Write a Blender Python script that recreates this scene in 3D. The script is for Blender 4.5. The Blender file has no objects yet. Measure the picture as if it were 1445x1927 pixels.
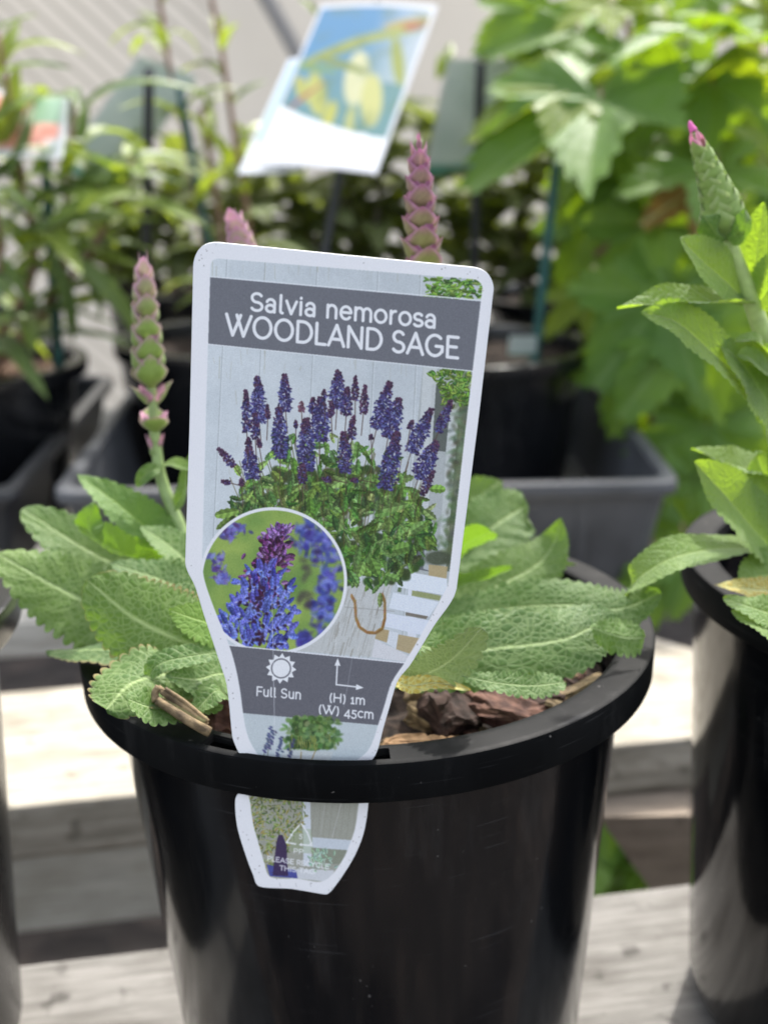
import bpy, bmesh, math, random
import numpy as np
from mathutils import Vector, Matrix, noise as mnoise
random.seed(7)
RNG = np.random.default_rng(7)
R = math.radians
scene = bpy.context.scene
col = scene.collection

# ------------------------------------------------------------------ camera
F_PX = 2400.0
CAM = Vector((0.00249, -0.28895, 0.26005))
YAW, PIT, ROL = -0.01063, 0.32207, -0.01415
_cy, _sy = math.cos(YAW), math.sin(YAW)
FWD = Vector((-_sy*math.cos(PIT), _cy*math.cos(PIT), -math.sin(PIT)))
_rt = Vector((_cy, _sy, 0)); _up = _rt.cross(FWD)
RT = _rt*math.cos(ROL) + _up*math.sin(ROL)
UP = -_rt*math.sin(ROL) + _up*math.cos(ROL)
cd = bpy.data.cameras.new('camera'); cam = bpy.data.objects.new('camera', cd); col.objects.link(cam)
m = Matrix((RT, UP, -FWD)).transposed().to_4x4(); m.translation = CAM
cam.matrix_world = m
cd.sensor_fit = 'AUTO'; cd.sensor_width = 36.0; cd.lens = 36.0*F_PX/1927.0
cd.clip_start = 0.01; cd.clip_end = 200
cd.dof.use_dof = True; cd.dof.focus_distance = 0.236; cd.dof.aperture_fstop = 15.0
scene.camera = cam
# ------------------------------------------------------------------ world, sun, exposure
SUN_EL, SUN_AZ = 54.0, 21.0          # azimuth measured from +Y towards +X : behind the pots, to the right
w = bpy.data.worlds.new('World'); scene.world = w; w.use_nodes = True
nt = w.node_tree; bgn = nt.nodes['Background']
sky = nt.nodes.new('ShaderNodeTexSky'); sky.sky_type = 'NISHITA'; sky.sun_disc = False
sky.sun_elevation = R(SUN_EL); sky.sun_rotation = R(SUN_AZ); sky.dust_density = 4.0
sky.ozone_density = 0.3
hs = nt.nodes.new('ShaderNodeHueSaturation'); hs.inputs['Saturation'].default_value = .5      # a phone's white balance for the shade
nt.links.new(sky.outputs[0], hs.inputs['Color']); nt.links.new(hs.outputs[0], bgn.inputs[0]); bgn.inputs[1].default_value = 0.15
sl = bpy.data.lights.new('sun', 'SUN'); sl.energy = 2.0; sl.angle = R(1.5); sl.color = (1, .96, .9)
so = bpy.data.objects.new('sun', sl); col.objects.link(so)
sd = Vector((math.sin(R(SUN_AZ))*math.cos(R(SUN_EL)), math.cos(R(SUN_AZ))*math.cos(R(SUN_EL)), math.sin(R(SUN_EL))))
so.rotation_euler = sd.to_track_quat('Z', 'Y').to_euler()
vs = scene.view_settings
vs.view_transform = 'Standard'; vs.look = 'None'; vs.gamma = 1; vs.use_curve_mapping = False
vs.exposure = 1.92
scene.render.engine = 'CYCLES'

# ------------------------------------------------------------------ helpers
def P(px, py, y):
    "point of the place seen at photograph pixel (px,py), standing at depth y"
    d = FWD + RT*((px-722.5)/F_PX) - UP*((py-963.5)/F_PX)
    return CAM + d*((y-CAM.y)/d.y)
def tag(o, label=None, cat=None, group=None, kind=None):
    if label: o['label'] = label
    if cat: o['category'] = cat
    if group: o['group'] = group
    if kind: o['kind'] = kind
    return o
def empty(name, loc=(0, 0, 0), rot=(0, 0, 0)):
    o = bpy.data.objects.new(name, None); o.empty_display_size = .01
    o.location = loc; o.rotation_euler = rot; col.objects.link(o); return o
def mesh_obj(name, verts, faces, mat, parent=None, smooth=True, uvs=None, colors=None, uvs2=None):
    me = bpy.data.meshes.new(name); me.from_pydata([tuple(v) for v in verts], [], faces)
    if mat: me.materials.append(mat)
    if uvs is not None:
        for nm, data in (('UVMap', uvs), ('mm', uvs2)):
            if data is None: continue
            l = me.uv_layers.new(name=nm)
            li = np.zeros(len(me.loops), dtype=np.int32); me.loops.foreach_get('vertex_index', li)
            l.data.foreach_set('uv', np.asarray(data, dtype=np.float32)[li].ravel())
    if colors is not None:
        a = me.color_attributes.new('Col', 'FLOAT_COLOR', 'POINT')
        c = np.ones((len(verts), 4), dtype=np.float32); c[:, :3] = np.asarray(colors)[:, :3]
        a.data.foreach_set('color', c.ravel())
    if smooth: me.polygons.foreach_set('use_smooth', [True]*len(me.polygons))
    me.update()
    o = bpy.data.objects.new(name, me); col.objects.link(o)
    if parent: place_child(o, parent)
    return o
def place_child(o, parent):
    o.parent = parent
    o.matrix_parent_inverse = (Matrix.Translation(parent.location) @ parent.rotation_euler.to_matrix().to_4x4()).inverted()
def bm_obj(name, bm, mat, parent=None, smooth=False):
    me = bpy.data.meshes.new(name); bm.to_mesh(me); bm.free(); me.materials.append(mat)
    if smooth: me.polygons.foreach_set('use_smooth', [True]*len(me.polygons))
    o = bpy.data.objects.new(name, me); col.objects.link(o)
    if parent: place_child(o, parent)
    return o
def catmull(ps, n):
    ps = [Vector(p) for p in ps]
    if len(ps) == 2: ps = [ps[0], (ps[0]+ps[1])/2, ps[1]]
    q = [ps[0]*2-ps[1]] + ps + [ps[-1]*2-ps[-2]]
    out = []; k = len(ps)-1
    for i in range(n):
        t = i/(n-1)*k; j = min(int(t), k-1); u = t-j
        a, b, c, d = q[j:j+4]
        out.append(.5*((2*b)+(c-a)*u+(2*a-5*b+4*c-d)*u*u+(3*b-a-3*c+d)*u**3))
    return out
def tube_geo(path, rad, sides=8):
    "verts/faces of a tapering tube along a path"
    V, Fc = [], []; n = len(path); up = Vector((0, 0, 1))
    prev = None
    for i, p in enumerate(path):
        t = (path[min(i+1, n-1)]-path[max(i-1, 0)]).normalized()
        s = t.cross(Vector((.3, -1, .2)) if prev is None else prev.cross(t)*-1 if False else Vector((.3, -1, .2))).normalized()
        b = t.cross(s)
        r = rad[i] if isinstance(rad, (list, tuple)) else rad
        for k in range(sides):
            a = 2*math.pi*k/sides
            V.append(p + s*(r*math.cos(a)) + b*(r*math.sin(a)))
    for i in range(n-1):
        for k in range(sides):
            a, b2 = i*sides+k, i*sides+(k+1) % sides
            Fc.append((a, b2, b2+sides, a+sides))
    Fc.append(tuple(range(sides))[::-1]); Fc.append(tuple((n-1)*sides+k for k in range(sides)))
    return V, Fc
def tube(name, pts, r0, r1, mat, parent=None, n=24, sides=8):
    path = catmull(pts, n)
    V, Fc = tube_geo(path, [r0+(r1-r0)*i/(n-1) for i in range(n)], sides)
    return mesh_obj(name, V, Fc, mat, parent)
def lathe_geo(prof, n=96):
    V, Fc = [], []; k = len(prof)
    for i in range(n):
        a = 2*math.pi*i/n
        for r, z in prof: V.append((r*math.cos(a), r*math.sin(a), z))
    for i in range(n):
        j = (i+1) % n
        for q in range(k-1): Fc.append((i*k+q, j*k+q, j*k+q+1, i*k+q+1))
    return V, Fc
def lin(c):
    c = np.asarray(c, dtype=float)/255.0
    return np.where(c <= .04045, c/12.92, ((c+.055)/1.055)**2.4)

# ------------------------------------------------------------------ materials
def new_mat(name):
    mt = bpy.data.materials.new(name); mt.use_nodes = True
    return mt, mt.node_tree.nodes, mt.node_tree.links, mt.node_tree.nodes['Principled BSDF']
def N(nodes, typ, **kw):
    n = nodes.new(typ)
    for k, v in kw.items():
        if k in n.inputs: n.inputs[k].default_value = v
        else: setattr(n, k, v)
    return n
def ramp(nodes, stops, interp='LINEAR'):
    r = nodes.new('ShaderNodeValToRGB'); r.color_ramp.interpolation = interp
    e = r.color_ramp.elements
    while len(e) < len(stops): e.new(.5)
    for el, (p, c) in zip(e, stops):
        el.position = p; el.color = (*c, 1) if len(c) == 3 else c
    return r
def mixc(nodes, links, fac, a, b, mode='MIX'):
    mx = nodes.new('ShaderNodeMix'); mx.data_type = 'RGBA'; mx.blend_type = mode
    for sock, v in ((mx.inputs[0], fac), (mx.inputs[6], a), (mx.inputs[7], b)):
        if hasattr(v, 'is_linked'): links.new(v, sock)
        elif isinstance(v, (int, float)): sock.default_value = v
        else: sock.default_value = (*v, 1)
    return mx.outputs[2]
def mth(nodes, links, op, a, b=None):
    n = nodes.new('ShaderNodeMath'); n.operation = op
    for s, v in ((n.inputs[0], a), (n.inputs[1], b)):
        if v is None: continue
        if hasattr(v, 'is_linked'): links.new(v, s)
        else: s.default_value = v
    return n.outputs[0]

def mat_simple(name, c, rough=.5, noise_scale=None, amt=.3, bump=0.0, spec=.5, c2=None, detail=6):
    mt, n, l, b = new_mat(name)
    b.inputs['Base Color'].default_value = (*c, 1); b.inputs['Roughness'].default_value = rough
    b.inputs['Specular IOR Level'].default_value = spec
    if noise_scale:
        tc = n.new('ShaderNodeTexCoord'); nz = N(n, 'ShaderNodeTexNoise', Scale=noise_scale, Detail=detail)
        l.new(tc.outputs['Object'], nz.inputs['Vector'])
        c2 = c2 or tuple(x*(1-amt) for x in c)
        rp = ramp(n, [(.35, c2), (.65, c)]); l.new(nz.outputs[0], rp.inputs[0]); l.new(rp.outputs[0], b.inputs['Base Color'])
        if bump:
            bp = N(n, 'ShaderNodeBump', Strength=1.0, Distance=bump); l.new(nz.outputs[0], bp.inputs['Height']); l.new(bp.outputs[0], b.inputs['Normal'])
    return mt

def mat_pot(name, dust=1.0, base=(.0022, .0026, .0034), r0=.05, r1_=.18, spec=.62):
    mt, n, l, b = new_mat(name)
    tc = n.new('ShaderNodeTexCoord')
    # dusty cast, vertical smears and dried water specks on black polypropylene
    nz = N(n, 'ShaderNodeTexNoise', Scale=38.0, Detail=8.0, Roughness=.65)
    mp = N(n, 'ShaderNodeMapping', Scale=(1, 1, .25)); l.new(tc.outputs['Object'], mp.inputs[0]); l.new(mp.outputs[0], nz.inputs['Vector'])
    r1 = ramp(n, [(.45, (0, 0, 0)), (.8, (1, 1, 1))]); l.new(nz.outputs[0], r1.inputs[0])
    c1 = mixc(n, l, mth(n, l, 'MULTIPLY', r1.outputs[0], .07*dust), base, (.06, .06, .058))
    fl = N(n, 'ShaderNodeTexNoise', Scale=620.0, Detail=2.0, Roughness=.6); l.new(tc.outputs['Object'], fl.inputs['Vector'])
    lo = N(n, 'ShaderNodeTexNoise', Scale=26.0, Detail=3.0); l.new(tc.outputs['Object'], lo.inputs['Vector'])
    th = mth(n, l, 'ADD', fl.outputs[0], mth(n, l, 'MULTIPLY', lo.outputs[0], .22))
    fr_ = ramp(n, [(.862, (0, 0, 0)), (.90, (1, 1, 1))]); l.new(th, fr_.inputs[0])
    c2 = mixc(n, l, mth(n, l, 'MULTIPLY', fr_.outputs[0], .6), c1, (.20, .19, .175))
    sm = N(n, 'ShaderNodeMapping', Scale=(30, 30, 5)); l.new(tc.outputs['Object'], sm.inputs[0])
    sn = N(n, 'ShaderNodeTexNoise', Scale=3.0, Detail=7.0, Roughness=.7); l.new(sm.outputs[0], sn.inputs['Vector'])
    sr = ramp(n, [(.56, (0, 0, 0)), (.80, (1, 1, 1))]); l.new(sn.outputs[0], sr.inputs[0])
    c2 = mixc(n, l, mth(n, l, 'MULTIPLY', sr.outputs[0], .16), c2, (.12, .115, .11))
    # fine scratches round the wall
    ms = N(n, 'ShaderNodeMapping', Scale=(8, 8, 420)); l.new(tc.outputs['Object'], ms.inputs[0])
    ns = N(n, 'ShaderNodeTexNoise', Scale=6.0, Detail=3.0); l.new(ms.outputs[0], ns.inputs['Vector'])
    sc = ramp(n, [(.66, (0, 0, 0)), (.72, (1, 1, 1))]); l.new(ns.outputs[0], sc.inputs[0])
    c3 = mixc(n, l, mth(n, l, 'MULTIPLY', sc.outputs[0], .10), c2, (.2, .2, .2))
    l.new(c3, b.inputs['Base Color'])
    rr = N(n, 'ShaderNodeMapRange'); rr.inputs['To Min'].default_value = r0; rr.inputs['To Max'].default_value = r1_; b.inputs['Specular IOR Level'].default_value = spec
    rr.inputs['From Min'].default_value = .3; rr.inputs['From Max'].default_value = .75; l.new(nz.outputs[0], rr.inputs[0]); l.new(rr.outputs[0], b.inputs['Roughness'])
    bp = N(n, 'ShaderNodeBump', Strength=.25, Distance=.0004); l.new(nz.outputs[0], bp.inputs['Height']); l.new(bp.outputs[0], b.inputs['Normal'])
    b.inputs['IOR'].default_value = 1.5
    return mt

def mat_leaf(name, top, back, trans, vein=(.45, .55, .28), cell=.75, bump=.0004, lat=9.0, tfac=.33, rough=.55, vein_amt=.55, sheen=.25, slope=1.6, edge=None):
    mt, n, l, b = new_mat(name)
    uv = N(n, 'ShaderNodeUVMap', uv_map='UVMap'); mm = N(n, 'ShaderNodeUVMap', uv_map='mm')
    sx = n.new('ShaderNodeSeparateXYZ'); l.new(uv.outputs[0], sx.inputs[0])
    av = mth(n, l, 'ABSOLUTE', sx.outputs[1])
    # wobble so that veins are not ruled lines
    wn = N(n, 'ShaderNodeTexNoise', Scale=.25, Detail=2.0); l.new(mm.outputs[0], wn.inputs['Vector'])
    ph = mth(n, l, 'ADD', mth(n, l, 'MULTIPLY', sx.outputs[0], lat), mth(n, l, 'MULTIPLY', av, -slope))
    ph = mth(n, l, 'ADD', ph, mth(n, l, 'MULTIPLY', wn.outputs[0], .5))
    fr = mth(n, l, 'FRACT', ph)
    dl = mth(n, l, 'ABSOLUTE', mth(n, l, 'SUBTRACT', fr, .5))           # 0 at lateral vein
    vl = mth(n, l, 'SUBTRACT', 1.0, mth(n, l, 'SMOOTH_MIN', mth(n, l, 'MULTIPLY', dl, 9.0), 1.0)); 
    vl = mth(n, l, 'MULTIPLY', mth(n, l, 'MAXIMUM', vl, 0.0), .45)
    vm = mth(n, l, 'MAXIMUM', mth(n, l, 'SUBTRACT', 1.0, mth(n, l, 'MULTIPLY', av, 13.0)), 0.0)
    vv = mth(n, l, 'MAXIMUM', vl, vm)
    vo = N(n, 'ShaderNodeTexVoronoi', feature='DISTANCE_TO_EDGE', Scale=cell); l.new(mm.outputs[0], vo.inputs['Vector'])
    net = mth(n, l, 'MAXIMUM', mth(n, l, 'SUBTRACT', 1.0, mth(n, l, 'MULTIPLY', vo.outputs['Distance'], 6.0)), 0.0)
    allv = mth(n, l, 'MAXIMUM', vv, mth(n, l, 'MULTIPLY', net, .8))
    oi = n.new('ShaderNodeObjectInfo')
    nz = N(n, 'ShaderNodeTexNoise', Scale=.12, Detail=4.0); l.new(mm.outputs[0], nz.inputs['Vector'])
    var = mth(n, l, 'ADD', mth(n, l, 'MULTIPLY', oi.outputs['Random'], .5), mth(n, l, 'MULTIPLY', nz.outputs[0], .7))
    dark = tuple(x*.62 for x in top); lite = tuple(min(1, x*1.25) for x in top)
    ct = ramp(n, [(.15, (dark[0]*.85, dark[1], dark[2]*1.15)), (.55, top), (.95, (lite[0]*1.15, lite[1], lite[2]*.75))]); l.new(var, ct.inputs[0])
    geo = n.new('ShaderNodeNewGeometry')
    cb = mixc(n, l, geo.outputs['Backfacing'], ct.outputs[0], back)
    cv = mixc(n, l, mth(n, l, 'MULTIPLY', allv, vein_amt), cb, vein)
    cv = mixc(n, l, mth(n, l, 'MULTIPLY', vm, .75), cv, tuple(x*1.15 for x in vein))
    sk = N(n, 'ShaderNodeTexNoise', Scale=.55, Detail=2.0); l.new(mm.outputs[0], sk.inputs['Vector'])
    skr = ramp(n, [(.73, (0, 0, 0)), (.78, (1, 1, 1))]); l.new(sk.outputs[0], skr.inputs[0])
    cv = mixc(n, l, mth(n, l, 'MULTIPLY', skr.outputs[0], .55), cv, (.16, .13, .05))
    if edge:
        ef = mth(n, l, 'MULTIPLY', mth(n, l, 'GREATER_THAN', mth(n, l, 'ADD', av, mth(n, l, 'MULTIPLY', nz.outputs[0], .25)), 1.08), .8)
        cv = mixc(n, l, ef, cv, edge)
    l.new(cv, b.inputs['Base Color'])
    b.inputs['Roughness'].default_value = rough; b.inputs['Specular IOR Level'].default_value = .2
    b.inputs['Sheen Weight'].default_value = sheen; b.inputs['Sheen Roughness'].default_value = .4
    hgt = mth(n, l, 'SUBTRACT', mth(n, l, 'MULTIPLY', mth(n, l, 'SMOOTH_MIN', vo.outputs['Distance'], .3), 1.6), mth(n, l, 'MULTIPLY', vv, .6))
    bp = N(n, 'ShaderNodeBump', Strength=1.0, Distance=bump); l.new(hgt, bp.inputs['Height']); l.new(bp.outputs[0], b.inputs['Normal'])
    tr = n.new('ShaderNodeBsdfTranslucent')
    tcx = mixc(n, l, mth(n, l, 'MULTIPLY', allv, .35), trans, tuple(x*.5 for x in trans))
    l.new(tcx, tr.inputs[0]); l.new(bp.outputs[0], tr.inputs[1])
    ms = n.new('ShaderNodeMixShader'); ms.inputs[0].default_value = tfac
    l.new(b.outputs[0], ms.inputs[1]); l.new(tr.outputs[0], ms.inputs[2])
    l.new(ms.outputs[0], n['Material Output'].inputs[0])
    return mt

def mat_vcol(name, rough=.5, tfac=0.0, spec=.4, sheen=0.0, coat=0.0, grain=0.0):
    mt, n, l, b = new_mat(name)
    at = N(n, 'ShaderNodeVertexColor', layer_name='Col')
    c = at.outputs[0]
    if grain:
        tc = n.new('ShaderNodeTexCoord'); nz = N(n, 'ShaderNodeTexNoise', Scale=4200.0, Detail=2.0); l.new(tc.outputs['Object'], nz.inputs['Vector'])
        rp = ramp(n, [(.3, (1-grain,)*3), (.7, (1, 1, 1))]); l.new(nz.outputs[0], rp.inputs[0])
        c = mixc(n, l, 1.0, c, rp.outputs[0], 'MULTIPLY')
    l.new(c, b.inputs['Base Color']); b.inputs['Roughness'].default_value = rough
    b.inputs['Specular IOR Level'].default_value = spec; b.inputs['Sheen Weight'].default_value = sheen
    if coat: b.inputs['Coat Weight'].default_value = coat; b.inputs['Coat Roughness'].default_value = .2
    if tfac:
        tr = n.new('ShaderNodeBsdfTranslucent'); l.new(c, tr.inputs[0])
        ms = n.new('ShaderNodeMixShader'); ms.inputs[0].default_value = tfac
        l.new(b.outputs[0], ms.inputs[1]); l.new(tr.outputs[0], ms.inputs[2]); l.new(ms.outputs[0], n['Material Output'].inputs[0])
    return mt

def mat_wood(name, a, bcol, stain, amount=.5, dark_spots=.5):
    mt, n, l, b = new_mat(name)
    tc = n.new('ShaderNodeTexCoord')
    mp = N(n, 'ShaderNodeMapping', Scale=(5, 60, 60)); l.new(tc.outputs['Object'], mp.inputs[0])
    g = N(n, 'ShaderNodeTexNoise', Scale=4.0, Detail=9.0, Roughness=.7); l.new(mp.outputs[0], g.inputs['Vector'])
    r1 = ramp(n, [(.3, bcol), (.62, a)]); l.new(g.outputs[0], r1.inputs[0])
    mp2 = N(n, 'ShaderNodeMapping', Scale=(14, 26, 26)); l.new(tc.outputs['Object'], mp2.inputs[0])
    g2 = N(n, 'ShaderNodeTexNoise', Scale=2.2, Detail=6.0); l.new(mp2.outputs[0], g2.inputs['Vector'])
    r2 = ramp(n, [(.48, (0, 0, 0)), (.7, (1, 1, 1))]); l.new(g2.outputs[0], r2.inputs[0])
    c = mixc(n, l, mth(n, l, 'MULTIPLY', r2.outputs[0], amount), r1.outputs[0], stain)
    g3 = N(n, 'ShaderNodeTexNoise', Scale=95.0, Detail=3.0); l.new(tc.outputs['Object'], g3.inputs['Vector'])
    r3 = ramp(n, [(.62, (0, 0, 0)), (.72, (1, 1, 1))]); l.new(g3.outputs[0], r3.inputs[0])
    c = mixc(n, l, mth(n, l, 'MULTIPLY', r3.outputs[0], dark_spots), c, tuple(x*.45 for x in stain))
    l.new(c, b.inputs['Base Color']); b.inputs['Roughness'].default_value = .8; b.inputs['Specular IOR Level'].default_value = .25
    bp = N(n, 'ShaderNodeBump', Strength=.7, Distance=.0012); l.new(g.outputs[0], bp.inputs['Height']); l.new(bp.outputs[0], b.inputs['Normal'])
    return mt

M_POT = mat_pot('black_plastic'); M_POT2 = mat_pot('dusty_black_plastic', 1.6, r0=.15, r1_=.35)
M_RIM = mat_pot('matte_black_plastic', 1.3, (.0028, .0032, .0036), .50, .72, .08)
M_TRAY = mat_simple('grey_tray_plastic', (.085, .088, .095), .42, 30, .35)
M_TRAYD = mat_simple('dark_tray_plastic', (.03, .031, .034), .4, 30, .35)
M_WHITE = mat_simple('white_tag_plastic', (.86, .86, .862), .38, 55, .03, spec=.5)
M_PRINT = mat_vcol('printed_card', .42, 0, .4, grain=.05)
M_PRINT2 = mat_vcol('printed_card_translucent', .32, .25, .5)
M_SAGE = mat_leaf('sage_leaf', (.062, .122, .030), (.10, .16, .055), (.20, .36, .02), vein=(.27, .35, .15), cell=.72, bump=.0003, vein_amt=.45, slope=1.4, tfac=.32, sheen=.15)
M_SAGE_EDGE = mat_leaf('sage_leaf_dry_edge', (.058, .116, .028), (.10, .16, .055), (.19, .34, .02), vein=(.28, .36, .15), cell=.72, bump=.0003, vein_amt=.45, slope=1.4, tfac=.28, sheen=.15, edge=(.24, .17, .08))
M_SAGE_YOUNG = mat_leaf('sage_leaf_young', (.10, .19, .04), (.13, .23, .045), (.17, .32, .01), vein=(.26, .38, .1), bump=.0003, vein_amt=.35, slope=1.4, tfac=.38, sheen=.3)
M_SAGE_BACK = mat_leaf('sage_leaf_underside', (.135, .19, .075), (.14, .195, .08), (.16, .24, .04), vein=(.27, .33, .15), cell=.9, bump=.0003, vein_amt=.5, slope=1.4, tfac=.12, sheen=.3)
M_SAGE_SUNLIT = mat_leaf('sage_leaf_sunlit', (.135, .225, .055), (.17, .27, .06), (.30, .46, .02), vein=(.30, .40, .13), cell=.72, bump=.0004, vein_amt=.4, slope=1.4, tfac=.45, sheen=.3)  # brighter copy of the sage leaf: sunlight through the blades put into the colour
M_YELLOW = mat_leaf('yellowed_leaf', (.36, .28, .05), (.36, .28, .06), (.4, .3, .03), tfac=.25)
M_STEM = mat_simple('sage_stem', (.22, .31, .11), .5, 400, .25)
M_BRACT = mat_vcol('sage_bract', .5, .3, .25, sheen=.15)
M_STEM_SUNLIT = mat_simple('sunlit_sage_stem', (.36, .47, .15), .5, 400, .25)  # sage stem with the glow of light through it put into the base colour
M_VINE = mat_leaf('lobed_leaf', (.085, .175, .030), (.12, .20, .05), (.34, .52, .010), vein=(.16, .25, .07), cell=.25, bump=.0004, lat=5, tfac=.34, rough=.42, vein_amt=.45, sheen=.1)
M_VINE_BACKLIT = mat_leaf('lobed_leaf_backlit', (.13, .20, .02), (.16, .22, .03), (.34, .44, .01), vein=(.25, .3, .06), cell=.25, bump=.0004, lat=5, tfac=.45, rough=.42, vein_amt=.4, sheen=.1)  # yellow green copy of the lobed leaf, its backlight painted into the colour
M_RUST = mat_leaf('lobed_leaf_rusty', (.30, .14, .035), (.30, .15, .05), (.35, .16, .02), cell=.25, tfac=.3, vein_amt=.3)
M_NARROW = mat_leaf('narrow_leaf', (.070, .115, .036), (.11, .155, .07), (.22, .34, .03), vein=(.22, .28, .12), cell=.3, bump=.0002, lat=14, tfac=.3, rough=.4, vein_amt=.4, sheen=.05)
M_NARROW_L = mat_leaf('narrow_leaf_light', (.13, .19, .035), (.18, .24, .07), (.36, .46, .03), vein=(.26, .32, .1), cell=.3, bump=.0002, lat=14, tfac=.38, rough=.4, vein_amt=.4, sheen=.05)
M_DULL = mat_leaf('dull_leaf', (.085, .110, .036), (.11, .135, .05), (.25, .31, .03), vein=(.2, .22, .12), cell=.3, bump=.0002, tfac=.42, rough=.65, sheen=.0)
M_BROWNSTEM = mat_simple('red_brown_stem', (.24, .13, .085), .6, 200, .3)
M_GREYSTEM = mat_simple('grey_brown_stem', (.20, .17, .12), .7, 200, .3)
M_SOIL = mat_simple('potting_soil', (.035, .024, .018), .95, 260, .6, .002, .2, (.008, .006, .005))
M_CHIP = mat_simple('bark_red', (.135, .070, .052), .85, 330, .5, .0008, .25, (.045, .022, .018))
M_CHIPD = mat_simple('bark_dark', (.055, .032, .026), .85, 330, .5, .0008, .25, (.016, .010, .008))
M_CHIPT = mat_simple('bark_tan', (.30, .19, .10), .85, 300, .5, .0008, .25, (.12, .07, .035))
M_TWIG = mat_simple('dry_twig', (.22, .16, .085), .8, 420, .5, .0006, .25, (.07, .05, .028))
M_STAKE_B = mat_simple('black_stake_plastic', (.012, .013, .016), .4)
M_STAKE_G = mat_simple('green_stake_plastic', (.012, .085, .075), .4, 80, .3)
M_WOOD_GREY = mat_wood('weathered_grey_timber', (.185, .178, .165), (.075, .071, .064), (.06, .055, .047), .65, .7)
M_WOOD_WHITE = mat_wood('whitewashed_timber', (.38, .35, .29), (.17, .155, .12), (.14, .12, .085), .7, .5)
M_WOOD_RAIL = mat_wood('pale_rail_timber', (.47, .45, .40), (.28, .265, .23), (.25, .23, .18), .5, .3)
M_WOOD_DARK = mat_wood('brown_leg_timber', (.26, .215, .165), (.16, .13, .10), (.13, .10, .075), .5, .3)

# ------------------------------------------------------------------ the setting
def ground_mat():
    mt, n, l, b = new_mat('bark_mulch')
    tc = n.new('ShaderNodeTexCoord')
    vo = N(n, 'ShaderNodeTexVoronoi', Scale=28.0); l.new(tc.outputs['Object'], vo.inputs['Vector'])
    s = n.new('ShaderNodeSeparateColor'); l.new(vo.outputs['Color'], s.inputs[0])
    rp = ramp(n, [(0, (.010, .008, .0075)), (.6, (.026, .021, .019)), (1, (.07, .052, .043))]); l.new(s.outputs[0], rp.inputs[0])
    nz = N(n, 'ShaderNodeTexNoise', Scale=60.0, Detail=6.0); l.new(tc.outputs['Object'], nz.inputs['Vector'])
    l.new(mixc(n, l, .5, rp.outputs[0], mixc(n, l, nz.outputs[0], (.008, .007, .0065), (.058, .047, .041))), b.inputs['Base Color'])
    b.inputs['Roughness'].default_value = .95
    bp = N(n, 'ShaderNodeBump', Strength=1.0, Distance=.01); l.new(vo.outputs['Distance'], bp.inputs['Height']); l.new(bp.outputs[0], b.inputs['Normal'])
    return mt
GZ = -0.42
g = mesh_obj('ground', [(-40, -40, GZ), (40, -40, GZ), (40, 40, GZ), (-40, 40, GZ)], [(0, 1, 2, 3)], ground_mat(), smooth=False)
tag(g, kind='structure')

# woven shade cloth hung behind the bench
def cloth_mat():
    mt, n, l, b = new_mat('woven_cloth')
    tc = n.new('ShaderNodeTexCoord')
    mp = N(n, 'ShaderNodeMapping'); mp.inputs['Rotation'].default_value = (0, R(47), 0); l.new(tc.outputs['Object'], mp.inputs[0])
    wv = N(n, 'ShaderNodeTexWave', Scale=14.0, Distortion=.8, bands_direction='X'); wv.inputs['Detail'].default_value = 1; l.new(mp.outputs[0], wv.inputs['Vector'])
    nz = N(n, 'ShaderNodeTexNoise', Scale=5.0, Detail=5.0); l.new(tc.outputs['Object'], nz.inputs['Vector'])
    a = mixc(n, l, nz.outputs[0], (.40, .37, .32), (.56, .525, .465))
    sx = n.new('ShaderNodeSeparateXYZ'); l.new(tc.outputs['Object'], sx.inputs[0])
    left = mth(n, l, 'LESS_THAN', sx.outputs[0], -.20)
    wf = ramp(n, [(.55, (0, 0, 0)), (.95, (1, 1, 1))]); l.new(wv.outputs[0], wf.inputs[0])
    c = mixc(n, l, mth(n, l, 'MULTIPLY', mth(n, l, 'MULTIPLY', wf.outputs[0], left), .8), a, (.30, .27, .23))
    l.new(c, b.inputs['Base Color']); b.inputs['Roughness'].default_value = .9
    tr = n.new('ShaderNodeBsdfTranslucent'); l.new(c, tr.inputs[0])
    ms = n.new('ShaderNodeMixShader'); ms.inputs[0].default_value = .22
    l.new(b.outputs[0], ms.inputs[1]); l.new(tr.outputs[0], ms.inputs[2]); l.new(ms.outputs[0], n['Material Output'].inputs[0])
    return mt
CY = 1.55
cl = empty('shade_cloth', (0, CY, GZ))
V, Fc = [], []; nx, nz_ = 90, 30
for j in range(nz_+1):
    for i in range(nx+1):
        x = -2.6+5.2*i/nx; z = GZ+1.5*j/nz_
        V.append((x, CY+.02*math.sin(x*4)+.012*math.sin(x*11+z*5)+.05*math.sin(z*2.2), z))
for j in range(nz_):
    for i in range(nx):
        a = j*(nx+1)+i; Fc.append((a, a+1, a+nx+2, a+nx+1))
mesh_obj('woven_sheet', V, Fc, cloth_mat(), cl)
sp = [P(480, -40, CY-.04), P(520, 30, CY-.04), P(575, 130, CY-.04), P(640, 260, CY-.04)]
tube('seam_cord', sp, .011, .011, mat_simple('grey_cord', (.30, .28, .26), .8), cl, 12, 8)
tag(cl, 'pale beige woven sheet hung behind all the plants, grey cord along its seam', 'shade cloth')

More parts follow.
